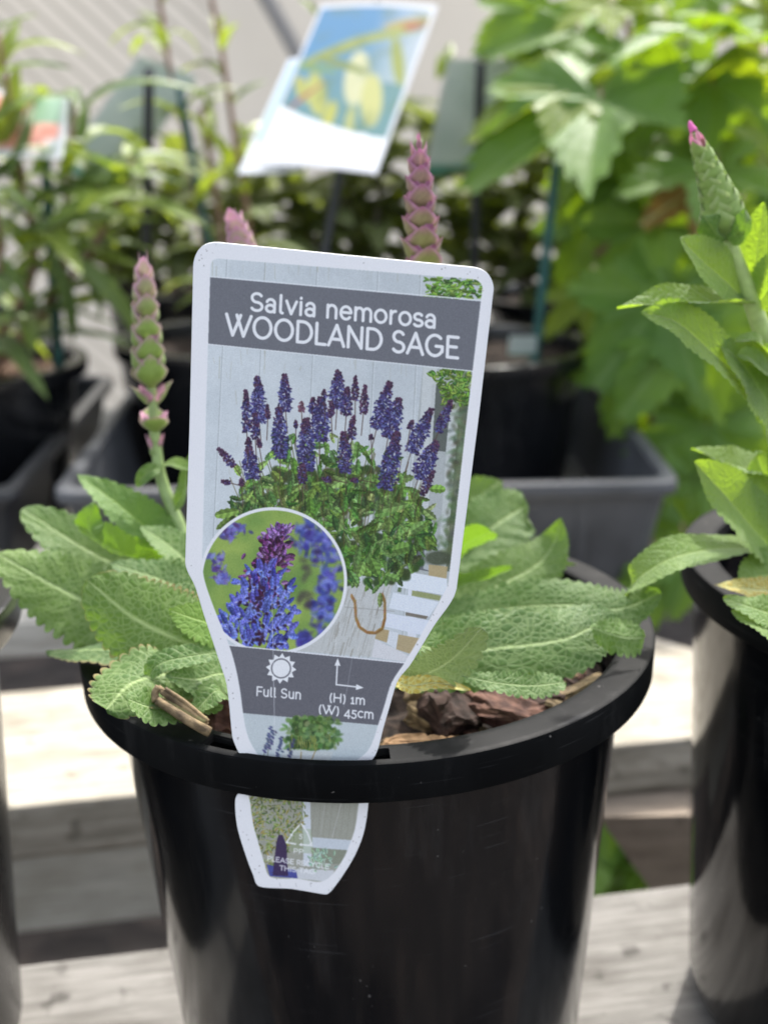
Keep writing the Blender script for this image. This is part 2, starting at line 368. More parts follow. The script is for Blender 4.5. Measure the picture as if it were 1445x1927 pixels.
# slatted bench, turned a little from the camera
BA = 0.16205
bench = empty('slatted_bench', (0, 0, 0), (0, 0, BA))
def plank(name, x0, x1, y0, y1, z0, z1, mat, parent, cut=0.0, warp=0.0):
    bm = bmesh.new()
    o = [(x0, y0), (x1, y0), (x1, y1-cut), (x1-cut*.8, y1), (x0, y1)] if cut else [(x0, y0), (x1, y0), (x1, y1), (x0, y1)]
    lo = [bm.verts.new((x, y, z0)) for x, y in o]; hi = [bm.verts.new((x, y, z1)) for x, y in o]
    bm.faces.new(lo[::-1]); bm.faces.new(hi)
    for i in range(len(o)):
        j = (i+1) % len(o); bm.faces.new((lo[i], lo[j], hi[j], hi[i]))
    bmesh.ops.bevel(bm, geom=list(bm.edges), offset=.0022, segments=2, affect='EDGES', profile=.6)
    me = bpy.data.meshes.new(name); bm.to_mesh(me); bm.free(); me.materials.append(mat)
    ob = bpy.data.objects.new(name, me); col.objects.link(ob); ob.parent = parent
    return ob
plank('slat', -1.02, .60, -.058, .065, -.022, 0, M_WOOD_GREY, bench)
plank('slat', -1.05, .2045, .161, .264, -.024, 0, M_WOOD_WHITE, bench, cut=.026)
plank('slat', -1.0, .30, .345, .450, -.020, 0, M_WOOD_RAIL, bench)
plank('slat', -1.0, .30, .525, .630, -.020, 0, M_WOOD_RAIL, bench)
plank('slat', -1.0, .30, .705, .810, -.020, 0, M_WOOD_RAIL, bench)
plank('rail', -1.0, -.02, .292, .318, -.150, -.088, M_WOOD_RAIL, bench)
plank('cross_rail', -.55, -.50, -.05, .82, -.086, -.0245, M_WOOD_RAIL, bench)
plank('post', -.80, -.74, .285, .290, GZ+.001, -.0215, M_WOOD_RAIL, bench)
plank('leg', -.56, -.49, .20, .25, GZ+.001, -.095, M_WOOD_DARK, bench)
# slanting leg under the end of the pale slat
y0 = .165
q = [P(1128, 1470, y0), P(1300, 1470, y0), P(1460, 1790, y0), P(1335, 1830, y0)]
q[0].z = q[1].z = -.0245
d = (q[3]-q[0]); 
k = (GZ+.001-q[3].z)/d.z; q[3] = q[3]+d*k; q[2] = q[3]+(q[1]-q[0])
bm = bmesh.new(); fr = [bm.verts.new(v) for v in q]; bk = [bm.verts.new(v+Vector((.006, .036, 0))) for v in q]
bm.faces.new(fr); bm.faces.new(bk[::-1])
for i in range(4):
    j = (i+1) % 4; bm.faces.new((fr[j], fr[i], bk[i], bk[j]))
bmesh.ops.recalc_face_normals(bm, faces=bm.faces)
lg = bm_obj('leg', bm, M_WOOD_DARK, bench)
tag(bench, 'weathered whitewashed timber bench of spaced slats carrying all the pots and trays', 'bench')

# ------------------------------------------------------------------ pots
POT_H = .135
def pot_geo(slot=None, RO=.070, H=POT_H, rb=.0500, nseg=192, wt=.0632):
    s = RO/.070
    prof = [(0.0005, .004), (rb-.004, .004), (rb-.002, .006), (.0605*s, H-.012), (.0612*s, H-.0035), (.0618*s, H-.0012), (.0625*s, H-.0008), (.0640*s, H-.0007),
            (.0684*s, H-.0007), (.0694*s, H-.00075), (.0699*s, H-.0010), (.0700*s, H-.0016), (.0697*s, H-.0090), (.0694*s, H-.0097), (.0689*s, H-.0099), (.0684*s, H-.0095), (.0688*s, H-.0028),
            (.0684*s, H-.0024), (max(.0640, wt+.0006)*s, H-.0024), (wt*s, H-.0026), ((wt-.0003)*s, H-.006), (rb+.0016, .006), (rb, .0008), (rb-.004, 0), (0.0005, 0)]
    V, Fc = [], []; k = len(prof)
    for i in range(nseg):
        a = 2*math.pi*i/nseg
        for r, z in prof: V.append((r*math.cos(a), r*math.sin(a), z))
    for i in range(nseg):
        j = (i+1) % nseg; am = 2*math.pi*(i+.5)/nseg
        for q in range(k-1):
            if slot and q in (7, 17) and slot[0] < am < slot[1]: continue
            Fc.append((i*k+q, j*k+q, j*k+q+1, i*k+q+1))
        if slot and slot[0] < am < slot[1]:           # walls of the slot
            Fc.append((i*k+7, i*k+18, j*k+18, j*k+7)); Fc.append((i*k+8, j*k+8, j*k+17, i*k+17))
    if slot:
        ins = [i for i in range(nseg) if slot[0] < 2*math.pi*(i+.5)/nseg < slot[1]]
        for e in (ins[0], ins[-1]+1): Fc.append((e*k+7, e*k+8, e*k+17, e*k+18))
    # a body below the flange and a rim above it, as two meshes
    body = [f for f in Fc if all((i % k) <= 4 or (i % k) >= 19 for i in f)]
    rim = [f for f in Fc if f not in set(body)]
    return V, body, rim
def compact(V, Fc):
    u = sorted({i for f in Fc for i in f}); mp = {a: b for b, a in enumerate(u)}
    return [V[i] for i in u], [tuple(mp[i] for i in f) for f in Fc]
def make_pot(loc, mat, slot=None, tilt=(0, 0, 0), name='plant_pot', **kw):
    root = empty(name, loc, tilt)
    V, body, rim = pot_geo(slot, **kw)
    for nm, fs in (('pot_wall', body), ('rim', rim)):
        v, f = compact(V, fs)
        me = bpy.data.meshes.new(nm); me.from_pydata(v, [], f); me.materials.append(mat)
        bm = bmesh.new(); bm.from_mesh(me); bmesh.ops.recalc_face_normals(bm, faces=bm.faces); bm.to_mesh(me); bm.free()
        me.polygons.foreach_set('use_smooth', [True]*len(me.polygons)); me.set_sharp_from_angle(angle=R(32))
        o = bpy.data.objects.new(nm, me); col.objects.link(o); o.parent = root
        if nm == 'rim' and mat is M_POT: me.materials.clear(); me.materials.append(M_RIM)
    return root
def copy_tree(o, loc):
    c = o.copy(); col.objects.link(c); c.location = loc
    for ch in o.children:
        d = ch.copy(); col.objects.link(d); d.parent = c
    return c
a0 = 1.5*math.pi
hero_pot = make_pot((.0034, 0, .0009), M_POT, slot=(a0-.51, a0+.07), tilt=(0, R(-1.0), 0), RO=.0693)
tag(hero_pot, 'black glossy plastic pot in front, with the white picture label slotted through its rim', 'plant pot')
right_pot = make_pot((.1480, .022, .0028), M_POT, tilt=(0, R(3.2), 0), wt=.0668, rb=.0520)
tag(right_pot, 'black plastic pot cut by the right edge, holding the tall budding sage', 'plant pot')
left_pot = make_pot((-.1500, .004, .003), M_POT2, tilt=(0, R(-3.0), 0))
tag(left_pot, 'black plastic pot of which only the side shows at the lower left edge', 'plant pot')
PG = 'black pots standing in the trays behind'
bp1 = make_pot((-.247, .490, .004), M_POT2, H=.100, RO=.075, rb=.056, nseg=96)
tag(bp1, 'black pot of brown mulch at the left edge, narrow leaved shrub growing from it', 'plant pot', PG)
back_pots = {}
for key, loc, lab in (('b2', (-.300, .655, .004), 'black pot half hidden behind the mulch filled pot at left'),
                      ('b3', (-.092, .560, .004), 'black pot in the tray between the mulch filled pot and the white label'),
                      ('b4', (.072, .520, .004), 'black pot in the grey tray, right of the white label, green stake standing in it'),
                      ('b5', (-.020, .700, .004), 'black pot in the back row behind the white label'),
                      ('b6', (.165, .720, .004), 'black pot in the back row under the broad lobed leaves'),
                      ('b7', (-.150, .800, .004), 'black pot farthest back between the left shrubs')):
    c = copy_tree(bp1, loc); c['label'] = lab; c['category'] = 'plant pot'; c['group'] = PG; back_pots[key] = c

# soil in the pots
def soil(loc, r, z, label, amp=.0035):
    V, Fc = [], []; nr, na = 26, 80
    for i in range(nr+1):
        rr = r*i/nr
        for k in range(na):
            a = 2*math.pi*k/na; x, y = rr*math.cos(a), rr*math.sin(a)
            h = amp*(mnoise.noise(Vector((x*130, y*130, loc[0]*9)))+.7*mnoise.noise(Vector((x*330, y*330, 3))))
            V.append((loc[0]+x, loc[1]+y, loc[2]+z+h))
    for i in range(nr):
        for k in range(na):
            k2 = (k+1) % na; Fc.append((i*na+k, i*na+k2, (i+1)*na+k2, (i+1)*na+k))
    o = mesh_obj('potting_soil', V, Fc, M_SOIL); tag(o, label, 'soil', kind='stuff'); return o
soil((0, 0, 0), .0600, .1195, 'dark crumbly potting mix filling the front pot')
soil((.1575, .022, 0), .0590, .116, 'dark potting mix in the pot at the right edge')
soil((-.1585, .004, 0), .0560, .110, 'dark potting mix in the pot at the lower left edge')
ms_ = soil((-.247, .490, 0), .0640, .092, 'brown bark mulch in the pot at the left edge', .006)
ms_.data.materials.clear(); ms_.data.materials.append(mat_simple('brown_mulch', (.16, .10, .07), .95, 120, .6, .003, .2, (.04, .026, .02)))
for key in back_pots:
    p = back_pots[key].location; soil((p.x, p.y, p.z), .064, .088, 'dark mix in the '+back_pots[key]['label'])

# ------------------------------------------------------------------ trays
def make_tray(x0, x1, y0, y1, h, mat, label, notch=None):
    root = empty('seedling_tray', ((x0+x1)/2, (y0+y1)/2, .0005))
    cx, cy = (x0+x1)/2, (y0+y1)/2; bx, by = (x1-x0)/2, (y1-y0)/2; t = .002
    def ring(sx, sy, z, r=.012, n=5):
        o = []
        for qx, qy, a in ((1, 1, 0), (-1, 1, 90), (-1, -1, 180), (1, -1, 270)):
            for k in range(n):
                an = R(a+90*k/(n-1)); o.append((qx*(sx-r)+r*math.cos(an), qy*(sy-r)+r*math.sin(an), z))
        return o
    inset = .013
    def build(nm, rings):
        V = []; Fc = []
        for rg in rings: V += rg
        k = len(rings[0])
        for i in range(len(rings)-1):
            for j in range(k):
                j2 = (j+1) % k; Fc.append((i*k+j, i*k+j2, (i+1)*k+j2, (i+1)*k+j))
        if nm == 'tray_body': Fc.append(tuple(range(k))[::-1]); Fc.append(tuple(range((len(rings)-1)*k, len(rings)*k)))
        me = bpy.data.meshes.new(nm); me.from_pydata(V, [], Fc); me.materials.append(mat)
        bm = bmesh.new(); bm.from_mesh(me); bmesh.ops.recalc_face_normals(bm, faces=bm.faces); bm.to_mesh(me); bm.free()
        o = bpy.data.objects.new(nm, me); col.objects.link(o); o.parent = root; return o
    build('tray_body', [ring(bx-inset, by-inset, 0), ring(bx-.0045, by-.0045, h-.009), ring(bx-.0045-t, by-.0045-t, h-.008), ring(bx-inset-t, by-inset-t, t)])
    build('rolled_lip', [ring(bx-.004, by-.004, h-.0088), ring(bx, by, h-.008), ring(bx+.0006, by+.0006, h-.004), ring(bx, by, h-.0008), ring(bx-.002, by-.002, h), ring(bx-.006, by-.006, h), ring(bx-.0075, by-.0075, h-.002), ring(bx-.0070, by-.0070, h-.008), ring(bx-.004, by-.004, h-.0088)])
    # upright ribs moulded into the front wall
    for k in range(5):
        x = -bx+.05+(2*bx-.1)*k/4
        bm = bmesh.new(); bmesh.ops.create_cube(bm, size=1)
        for v in bm.verts:
            zt = v.co.z+.5
            v.co = Vector((x+v.co.x*.005, -by+inset-.0015-(inset-.0045)*zt*.62+v.co.y*.003, .002+zt*(h-.012)))
        o = bm_obj('rib', bm, mat); o.parent = root
    tag(root, label, 'tray'); return root
make_tray(-.165, .166, .350, .640, .0605, M_TRAY, 'grey plastic tray with rolled lip at right of the white label, holding a black pot')
make_tray(-.520, -.185, .352, .640, .0605, M_TRAYD, 'dark plastic tray at left behind the sage leaves, holding the mulch filled pot')

# ------------------------------------------------------------------ leaves
def leaf_mesh(pts, W, hint, fold=.25, curl=0.0, wave=.06, teeth=.05, ntooth=16, a=.62, b=.78, nu=150, nv=9, roll=0.0, seed=0, pucker=.0, petiole=.0):
    path = catmull(pts, nu+1)
    L = sum((path[i+1]-path[i]).length for i in range(nu))
    rs = random.Random(seed); p1, p2, p3 = rs.random()*6, rs.random()*6, rs.random()*6
    V, UV, MM, Fc = [], [], [], []
    sm = a/(a+b); nrm = sm**a*(1-sm)**b
    hint = Vector(hint).normalized()
    for i, p in enumerate(path):
        s = i/nu
        t = (path[min(i+1, nu)]-path[max(i-1, 0)]).normalized()
        side = t.cross(hint).normalized(); n = side.cross(t).normalized()
        if roll:
            rm = Matrix.Rotation(roll*(s-.3), 3, t); side = rm @ side; n = rm @ n
        ss = min(1, max(0, (s-petiole)/(1-petiole)))
        wd = W*max((ss**a)*((1-ss)**b)/nrm, .02 if s < .999 else .004)
        if petiole and s < petiole*1.3: wd = max(wd, W*.09)
        for j in range(-nv, nv+1):
            v = j/nv; av = abs(v); sg = 1 if v >= 0 else -1
            tt = 1.0
            if av > .8:
                ph = (s*ntooth + (p1 if sg > 0 else p2)) % 1
                tt = 1+teeth*1.15*(math.sqrt(max(0, 1-(2*ph-1)**2))-.75)*(av-.8)/.2*2.4*(1 if .04 < s < .99 else 0)
            x = v*wd*tt
            z = fold*av*wd + curl*av*av*wd + wave*W*av**1.5*math.sin(s*9+p1+sg*1.3)+wave*.5*W*av**2*math.sin(s*21+p3*sg)
            z += pucker*W*(math.sin((s*9-av*1.4)*2*math.pi)*(av*(1-av*.6)))*min(1, s*5)
            V.append(p+side*x+n*z); UV.append((s, v)); MM.append((s*L*1000+seed*13.7, v*wd*1000))
    k = 2*nv+1
    for i in range(nu):
        for j in range(k-1):
            q = i*k+j; Fc.append((q, q+1, q+k+1, q+k))
    return V, Fc, UV, MM
def leaf(parent, pts, W, hint=(0, -.45, .9), mat=None, name='leaf', **kw):
    V, Fc, UV, MM = leaf_mesh(pts, W, hint, **kw)
    return mesh_obj(name, V, Fc, mat or M_SAGE, parent, True, UV, None, MM)
def PX(l): return [P(*q) for q in l]

# ------------------------------------------------------------------ flower spikes
def bract_geo(base, axis, out, L, W, belly, flare, pink, r0, seed=0, greenc=(.26, .33, .085), pinkc=(.50, .20, .36), rimc=(.62, .42, .52), nu=9, nv=6):
    V, C, Fc = [], [], []; side = axis.cross(out).normalized()
    rs = random.Random(seed)
    for i in range(nu+1):
        u = i/nu
        wu = W*((.34+.66*math.sin(math.pi/2*u/.42)) if u < .42 else max(.015, 1-(u-.42)/.58)**.95)
        hz = L*(u-.08)
        ro = r0 + belly*math.sin(math.pi/2*min(1, u*2.0))*(1-.30*max(0, u-.5)*2) + flare*max(0, u-.35)**1.4*2
        for j in range(-nv, nv+1):
            v = j/nv
            ang = v*wu/max(.0012, (r0+belly))*.95
            ang = max(-1.5, min(1.5, ang))
            rr = ro+.0
            p = base + axis*(hz+abs(v)**2*wu*.12) + out*(rr*math.cos(ang)) + side*(rr*math.sin(ang)+v*wu*.12)
            V.append(p)
            e = max(abs(v)**3, max(0, (u-.62)/.38)**1.3)
            k = min(1, max(0, pink*1.1 - .30 + e*(.8)))
            c = np.array(greenc)*(1-k)+np.array(pinkc)*k
            if abs(v) > .80: rb = min(.62, .22+.45*max(0, pink)); c = c*(1-rb)+np.array(rimc)*rb
            C.append(c*(.9+.2*rs.random()))
    kk = 2*nv+1
    for i in range(nu):
        for j in range(kk-1):
            q = i*kk+j; Fc.append((q, q+1, q+kk+1, q+kk))
    return V, Fc, C
def spike(parent, axis_pts, whorls, name='flower_spike', stem_r=(.0014, .0009), az0=0.0, greenc=(.26, .33, .085), pinkc=(.50, .20, .36), rimc=(.62, .42, .52)):
    "axis_pts base>tip; whorls: (t, radius, length, width, pink, flare)"
    path = catmull(axis_pts, 41)
    V, Fc = tube_geo(path, [stem_r[0]+(stem_r[1]-stem_r[0])*i/40 for i in range(41)], 8)
    core = mesh_obj(name, V, Fc, M_STEM, parent)
    for wi, (t, r, L, W, pk, fl) in enumerate(whorls):
        f = t*40; i = min(int(f), 39); base = path[i].lerp(path[i+1], f-i)
        ax = (path[min(i+2, 40)]-path[max(i-1, 0)]).normalized()
        x = ax.cross(Vector((0, 1, 0))).normalized(); y = ax.cross(x)
        for h in range(2):
            az = az0 + (wi % 2)*math.pi/2 + h*math.pi + random.uniform(-.13, .13)
            out = x*math.cos(az)+y*math.sin(az)
            v, fc, c = bract_geo(base, ax, out, L*random.uniform(.94, 1.06), W, r, fl, pk, .0006, wi*7+h, greenc, pinkc, rimc)
            mesh_obj('bract', v, fc, M_BRACT, core, True, None, c)
        # purple calyx buds tucked above the bracts
        if fl > .0006:
            for h in range(4):
                az = az0+(wi % 2)*math.pi/2+h*math.pi/2+math.pi/4*random.uniform(.5, 1.2)
                out = x*math.cos(az)+y*math.sin(az)
                v, fc, c = bract_geo(base+ax*L*.15, ax, out, L*.72, W*.42, r*.75, fl*.7, .95, .0006, wi*9+h, (.40, .28, .30), pinkc, rimc)
                mesh_obj('bud', v, fc, M_BRACT, core, True, None, c)
    return core

# ================================================================== the sage in the front pot
sage = empty('sage_plant', (0, 0, .118))
UPF = (0, -.55, .83)
# ---- left side
leaf(sage, PX([(400, 1215, -.010), (300, 1185, -.012), (195, 1148, -.008), (95, 1098, -.002), (-6, 1040, .004)]), .0108, (-.15, -.62, .77), M_SAGE, fold=.10, wave=.10, teeth=.10, ntooth=22, a=.55, b=.62, seed=1, pucker=.03, curl=-.15, nv=12)
leaf(sage, PX([(460, 1240, -.036), (400, 1222, -.038), (330, 1200, -.038), (250, 1160, -.034), (166, 1092, -.028)]), .0104, (-.15, -.80, .58), M_SAGE_EDGE, fold=.06, wave=.06, teeth=.08, ntooth=24, a=.60, b=.50, seed=2, pucker=.03, curl=-.2, nv=12)
leaf(sage, PX([(330, 1100, .018), (250, 1075, .020), (160, 1032, .022), (42, 957, .028)]), .0080, (.25, -.66, .70), M_SAGE, fold=.12, wave=.05, teeth=.08, ntooth=20, a=.5, b=.5, seed=3, pucker=.03, nv=10)
leaf(sage, PX([(350, 1090, .012), (300, 1020, .014), (230, 955, .016), (146, 892, .022)]), .0062, (.35, -.62, .68), M_SAGE_YOUNG, fold=.30, wave=.07, teeth=.08, ntooth=20, seed=4, pucker=.04, nv=10)
leaf(sage, PX([(385, 1068, .003), (300, 1060, .004), (225, 1040, .006), (170, 1000, .009), (178, 945, .010)]), .0062, (.1, .75, .62), M_SAGE_YOUNG, fold=.45, wave=.08, teeth=.07, ntooth=18, seed=5, nv=10, b=.8)
leaf(sage, PX([(370, 1110, .014), (330, 1030, .016), (300, 990, .018), (278, 940, .022)]), .0046, (.2, -.5, .8), M_SAGE_YOUNG, fold=.35, wave=.06, teeth=.08, ntooth=14, seed=6)
leaf(sage, PX([(400, 1120, -.004), (355, 1060, -.002), (310, 1020, .002), (265, 990, .006)]), .0050, (.4, -.5, .72), M_SAGE, fold=.35, wave=.06, teeth=.08, ntooth=14, seed=7)
leaf(sage, PX([(420, 1160, -.016), (360, 1120, -.014), (300, 1090, -.010), (205, 1058, -.004)]), .0066, (.1, -.45, .86), M_SAGE, fold=.22, wave=.09, teeth=.10, ntooth=18, seed=8, pucker=.03)
leaf(sage, PX([(430, 1190, -.030), (370, 1150, -.029), (310, 1130, -.026), (255, 1105, -.020)]), .0060, (.1, -.35, .9), M_SAGE, fold=.25, wave=.09, teeth=.10, ntooth=16, seed=9)
leaf(sage, PX([(470, 1185, -.040), (420, 1180, -.041), (372, 1166, -.040), (318, 1148, -.037)]), .0048, (0, -.75, .66), M_SAGE_YOUNG, fold=.08, wave=.05, teeth=.10, ntooth=12, seed=10)
leaf(sage, PX([(420, 1235, -.022), (310, 1228, -.024), (190, 1222, -.022), (88, 1229, -.016)]), .0060, (0, -.18, 1), M_SAGE_EDGE, fold=-.15, wave=.10, teeth=.08, ntooth=20, seed=11)
leaf(sage, PX([(420, 1255, -.038), (330, 1265, -.045), (250, 1285, -.050), (200, 1335, -.056)]), .0090, (-.1, -.45, .88), M_SAGE_EDGE, fold=-.08, wave=.10, teeth=.10, ntooth=18, b=.4, seed=12)
leaf(sage, PX([(470, 1290, -.036), (420, 1268, -.042), (370, 1278, -.047), (312, 1272, -.050)]), .0055, (.1, -.6, .8), M_SAGE, fold=.15, wave=.08, teeth=.10, ntooth=14, seed=13)
leaf(sage, PX([(420, 1330, -.046), (350, 1330, -.052), (290, 1332, -.056), (240, 1315, -.058)]), .0042, (0, -.5, .86), M_SAGE, fold=.1, wave=.12, teeth=.12, ntooth=12, seed=14, b=.4)
leaf(sage, PX([(430, 1225, -.044), (360, 1235, -.046), (300, 1250, -.047), (275, 1285, -.048)]), .0030, (0, -.5, .86), M_SAGE, fold=.2, wave=.06, teeth=.08, ntooth=12, seed=15)
leaf(sage, PX([(440, 1320, -.046), (410, 1300, -.050), (385, 1320, -.052), (365, 1345, -.054)]), .0030, (0, -.5, .86), M_SAGE, fold=.2, wave=.06, teeth=.1, ntooth=10, seed=16)
leaf(sage, PX([(340, 1165, .03), (250, 1130, .035), (170, 1120, .04), (90, 1105, .045)]), .0075, (0, -.4, .9), M_SAGE, fold=.1, wave=.08, teeth=.1, ntooth=16, seed=17)
# ---- right side
leaf(sage, PX([(700, 1262, -.028), (790, 1236, -.033), (905, 1222, -.036), (1050, 1205, -.030), (1120, 1178, -.025), (1172, 1172, -.022)]), .0088, (.0, -.72, .70), M_SAGE, fold=.05, wave=.09, teeth=.10, ntooth=30, a=.5, b=.62, seed=20, pucker=.03, nu=90, nv=12, curl=-.12)
leaf(sage, PX([(742, 1282, -.044), (800, 1268, -.049), (850, 1240, -.051), (907, 1182, -.052)]), .0052, (.55, -.72, .35), M_SAGE_BACK, fold=.10, wave=.05, teeth=.14, ntooth=13, a=.55, b=.40, seed=21, nv=10)
leaf(sage, PX([(760, 1190, -.004), (900, 1152, -.005), (1050, 1138, -.008), (1160, 1146, -.012), (1246, 1116, -.014)]), .0070, (0, -.66, .75), M_SAGE, fold=.06, wave=.11, teeth=.12, ntooth=26, seed=22, pucker=.03, nu=80, curl=-.15, b=.62)
leaf(sage, PX([(800, 1180, .012), (900, 1120, .018), (1000, 1070, .024), (1040, 1025, .028), (1056, 975, .030)]), .0078, (-.35, -.72, .60), M_SAGE, fold=.12, wave=.08, teeth=.08, ntooth=24, a=.7, b=1.0, seed=23, pucker=.03, nv=11)
leaf(sage, PX([(780, 1120, .026), (860, 1050, .034), (930, 990, .040), (975, 960, .044), (994, 950, .044)]), .0098, (-.3, -.75, .58), M_SAGE, fold=.10, wave=.09, teeth=.08, ntooth=22, seed=24, pucker=.03, nv=11, b=.7)
leaf(sage, PX([(760, 1100, .030), (820, 1020, .040), (880, 950, .048), (945, 905, .052)]), .0092, (-.35, -.75, .55), M_SAGE, fold=.12, wave=.09, teeth=.08, ntooth=20, seed=25, pucker=.03)
leaf(sage, PX([(800, 1090, .014), (850, 1040, .012), (890, 1015, .010), (925, 1000, .008)]), .0062, (-.2, .72, .62), M_SAGE_YOUNG, fold=.15, wave=.05, teeth=.06, ntooth=14, b=.35, seed=26)
leaf(sage, PX([(770, 1150, .004), (840, 1110, .004), (900, 1090, .006), (965, 1068, .010)]), .0052, (-.2, .65, .7), M_SAGE_YOUNG, fold=.2, wave=.06, teeth=.06, ntooth=14, seed=27)
leaf(sage, PX([(900, 1130, .020), (990, 1105, .026), (1050, 1085, .032), (1083, 1062, .034)]), .0040, (-.2, -.6, .75), M_SAGE, fold=.35, wave=.10, teeth=.08, ntooth=14, seed=28)
leaf(sage, PX([(760, 1230, -.030), (830, 1205, -.031), (885, 1190, -.031), (935, 1172, -.030)]), .0046, (.2, -.3, .9), M_SAGE, fold=.25, wave=.05, teeth=.08, ntooth=12, seed=29)
leaf(sage, PX([(860, 1270, -.044), (930, 1284, -.046), (1000, 1290, -.045), (1062, 1284, -.042)]), .0030, (0, -.6, .8), M_SAGE, fold=.1, wave=.12, teeth=.16, ntooth=14, seed=30, b=.35)
leaf(sage, PX([(735, 1275, -.050), (770, 1290, -.051), (820, 1285, -.051), (885, 1298, -.050)]), .0019, (0, -.6, .8), M_YELLOW, fold=.25, wave=.14, teeth=.06, ntooth=10, seed=31)
leaf(sage, PX([(1110, 1180, -.030), (1145, 1192, -.030), (1180, 1200, -.029), (1212, 1200, -.028)]), .0042, (.3, -.75, .55), M_SAGE, fold=-.2, wave=.12, teeth=.14, ntooth=9, seed=32, b=.35)
leaf(sage, PX([(740, 1210, -.038), (790, 1215, -.041), (835, 1225, -.042), (870, 1235, -.042)]), .0036, (.1, -.6, .8), M_SAGE, fold=.15, wave=.06, teeth=.12, ntooth=12, seed=33)
leaf(sage, PX([(780, 1200, .000), (880, 1180, .002), (980, 1165, .006), (1080, 1150, .010)]), .0070, (0, -.5, .86), M_SAGE, fold=.05, wave=.09, teeth=.1, ntooth=22, seed=34)
# foliage round the crown, behind the label
for k in range(12):
    az = random.uniform(0, 2*math.pi); l_ = random.uniform(.022, .036); el = random.uniform(.35, 1.1)
    b0 = Vector((random.uniform(-.012, .012), random.uniform(-.006, .016), .120))
    dv = Vector((math.cos(az)*math.cos(el), abs(math.sin(az))*math.cos(el)*.8+.1, math.sin(el)))
    leaf(sage, [b0, b0+dv*l_*.5+Vector((0, 0, .003)), b0+dv*l_], random.uniform(.005, .008), (0, -.5, .86), M_SAGE, fold=.2, wave=.08, teeth=.08, ntooth=16, seed=40+k, nu=40)
# stems
st1 = [P(395, 1120, .012), P(345, 1005, .018), P(305, 905, .022), P(293, 830, .024)]
tube('stem', [Vector((-.012, .005, .118))]+st1, .0021, .0013, M_STEM, sage)
st2 = [Vector((.004, .002, .118)), P(760, 900, .004), P(790, 640, .006), P(795, 480, .008)]
tube('stem', st2, .0019, .0012, M_STEM, sage)
st3 = [Vector((-.004, .010, .118)), P(520, 800, .040), P(465, 560, .052), P(455, 480, .055)]
tube('stem', st3, .0017, .0010, M_STEM, sage)
# small stem leaves under the left spike
leaf(sage, PX([(303, 880, .021), (285, 885, .019), (268, 900, .018), (258, 918, .018)]), .0020, (0, -.8, .5), M_SAGE, fold=.2, wave=.03, teeth=.03, seed=60, nu=24)
leaf(sage, PX([(303, 880, .022), (325, 872, .020), (345, 878, .019), (365, 884, .018)]), .0022, (0, -.3, .9), M_SAGE_YOUNG, fold=.3, wave=.03, teeth=.03, seed=61, nu=24)
leaf(sage, PX([(325, 960, .020), (345, 930, .018), (352, 890, .020), (362, 850, .022)]), .0030, (-.8, -.5, .1), M_SAGE, fold=.25, wave=.05, teeth=.05, seed=62, nu=30)
# left spike: bract whorls crowd towards the tip
wh = [(.02, .0012, .0050, .0016, .95, .0010), (.125, .0024, .0058, .0042, .06, .0036), (.275, .0026, .0060, .0042, .08, .0028)]
t = .385
for k in range(12):
    f = k/11
    wh.append((t, .0032*(1-f)**.5+.0005, .0088-.0034*f, .0043*(1-f)**.45+.0008, .06+.74*f**1.5, .0009*(1-f)))
    t += .064-.026*f
spike(sage, [P(293, 855, .0235), P(289, 770, .024), P(281, 690, .025), P(274, 590, .026), P(270, 492, .027)], wh, az0=.35, pinkc=(.46, .21, .31), rimc=(.52, .38, .43), greenc=(.20, .29, .06))
# pink spike above the label: open, scaly
wh = []
t = .0
for k in range(13):
    f = k/12
    wh.append((t, .0029*(1-f)**.5+.0004, .0072-.0026*f, .0041*(1-f)**.45+.0008, .26+.60*f, .0020*(1-f)+.0002))
    t += .092-.036*f
spike(sage, [P(797, 520, .007), P(793, 440, .008), P(790, 350, .009), P(787, 262, .010)], wh, az0=.15+math.pi/2, pinkc=(.34, .115, .22), rimc=(.46, .27, .36), greenc=(.20, .215, .055))
# tip of a third spike, farther back
wh = []; t = .0
for k in range(9):
    f = k/8
    wh.append((t, .0030*(1-f)**.6+.0005, .0068-.002*f, .0040*(1-f)**.5+.0008, .55+.4*f, .0006)); t += .105
spike(sage, [P(462, 500, .054), P(455, 465, .055), P(446, 430, .056), P(439, 412, .057)], wh, pinkc=(.44, .19, .29), rimc=(.50, .34, .40))
tag(sage, 'sage in the front pot with crinkled grey green leaves and three pinkish spikes', 'sage plant')

# ================================================================== the sage at the right edge
sage2 = empty('sage_plant', (.1575, .022, .118))
y2 = .012
stR = [Vector((.150, .022, .116)), P(1490, 900, y2), P(1462, 720, y2), P(1418, 580, y2), P(1368, 450, y2)]
tube('stem', stR, .0030, .0019, M_STEM_SUNLIT, sage2)
leaf(sage2, PX([(1440, 790, .010), (1405, 730, .006), (1330, 655, .000), (1270, 605, -.004), (1205, 588, -.006)]), .0066, (.28, -.72, .62), M_SAGE_SUNLIT, fold=.35, wave=.10, teeth=.05, ntooth=22, seed=70, pucker=.04, nv=11, a=.6, b=.8)
leaf(sage2, PX([(1500, 830, .012), (1440, 750, .008), (1400, 690, .004), (1350, 640, .004)]), .0085, (.4, -.75, .5), M_SAGE_SUNLIT, fold=.3, wave=.10, teeth=.06, ntooth=20, seed=71, nv=10)
leaf(sage2, PX([(1420, 572, y2), (1350, 570, .004), (1260, 568, .000), (1160, 582, -.002)]), .0044, (.05, -.30, .95), M_SAGE_SUNLIT, fold=.55, wave=.12, teeth=.05, ntooth=20, seed=72, a=.7, b=.8)
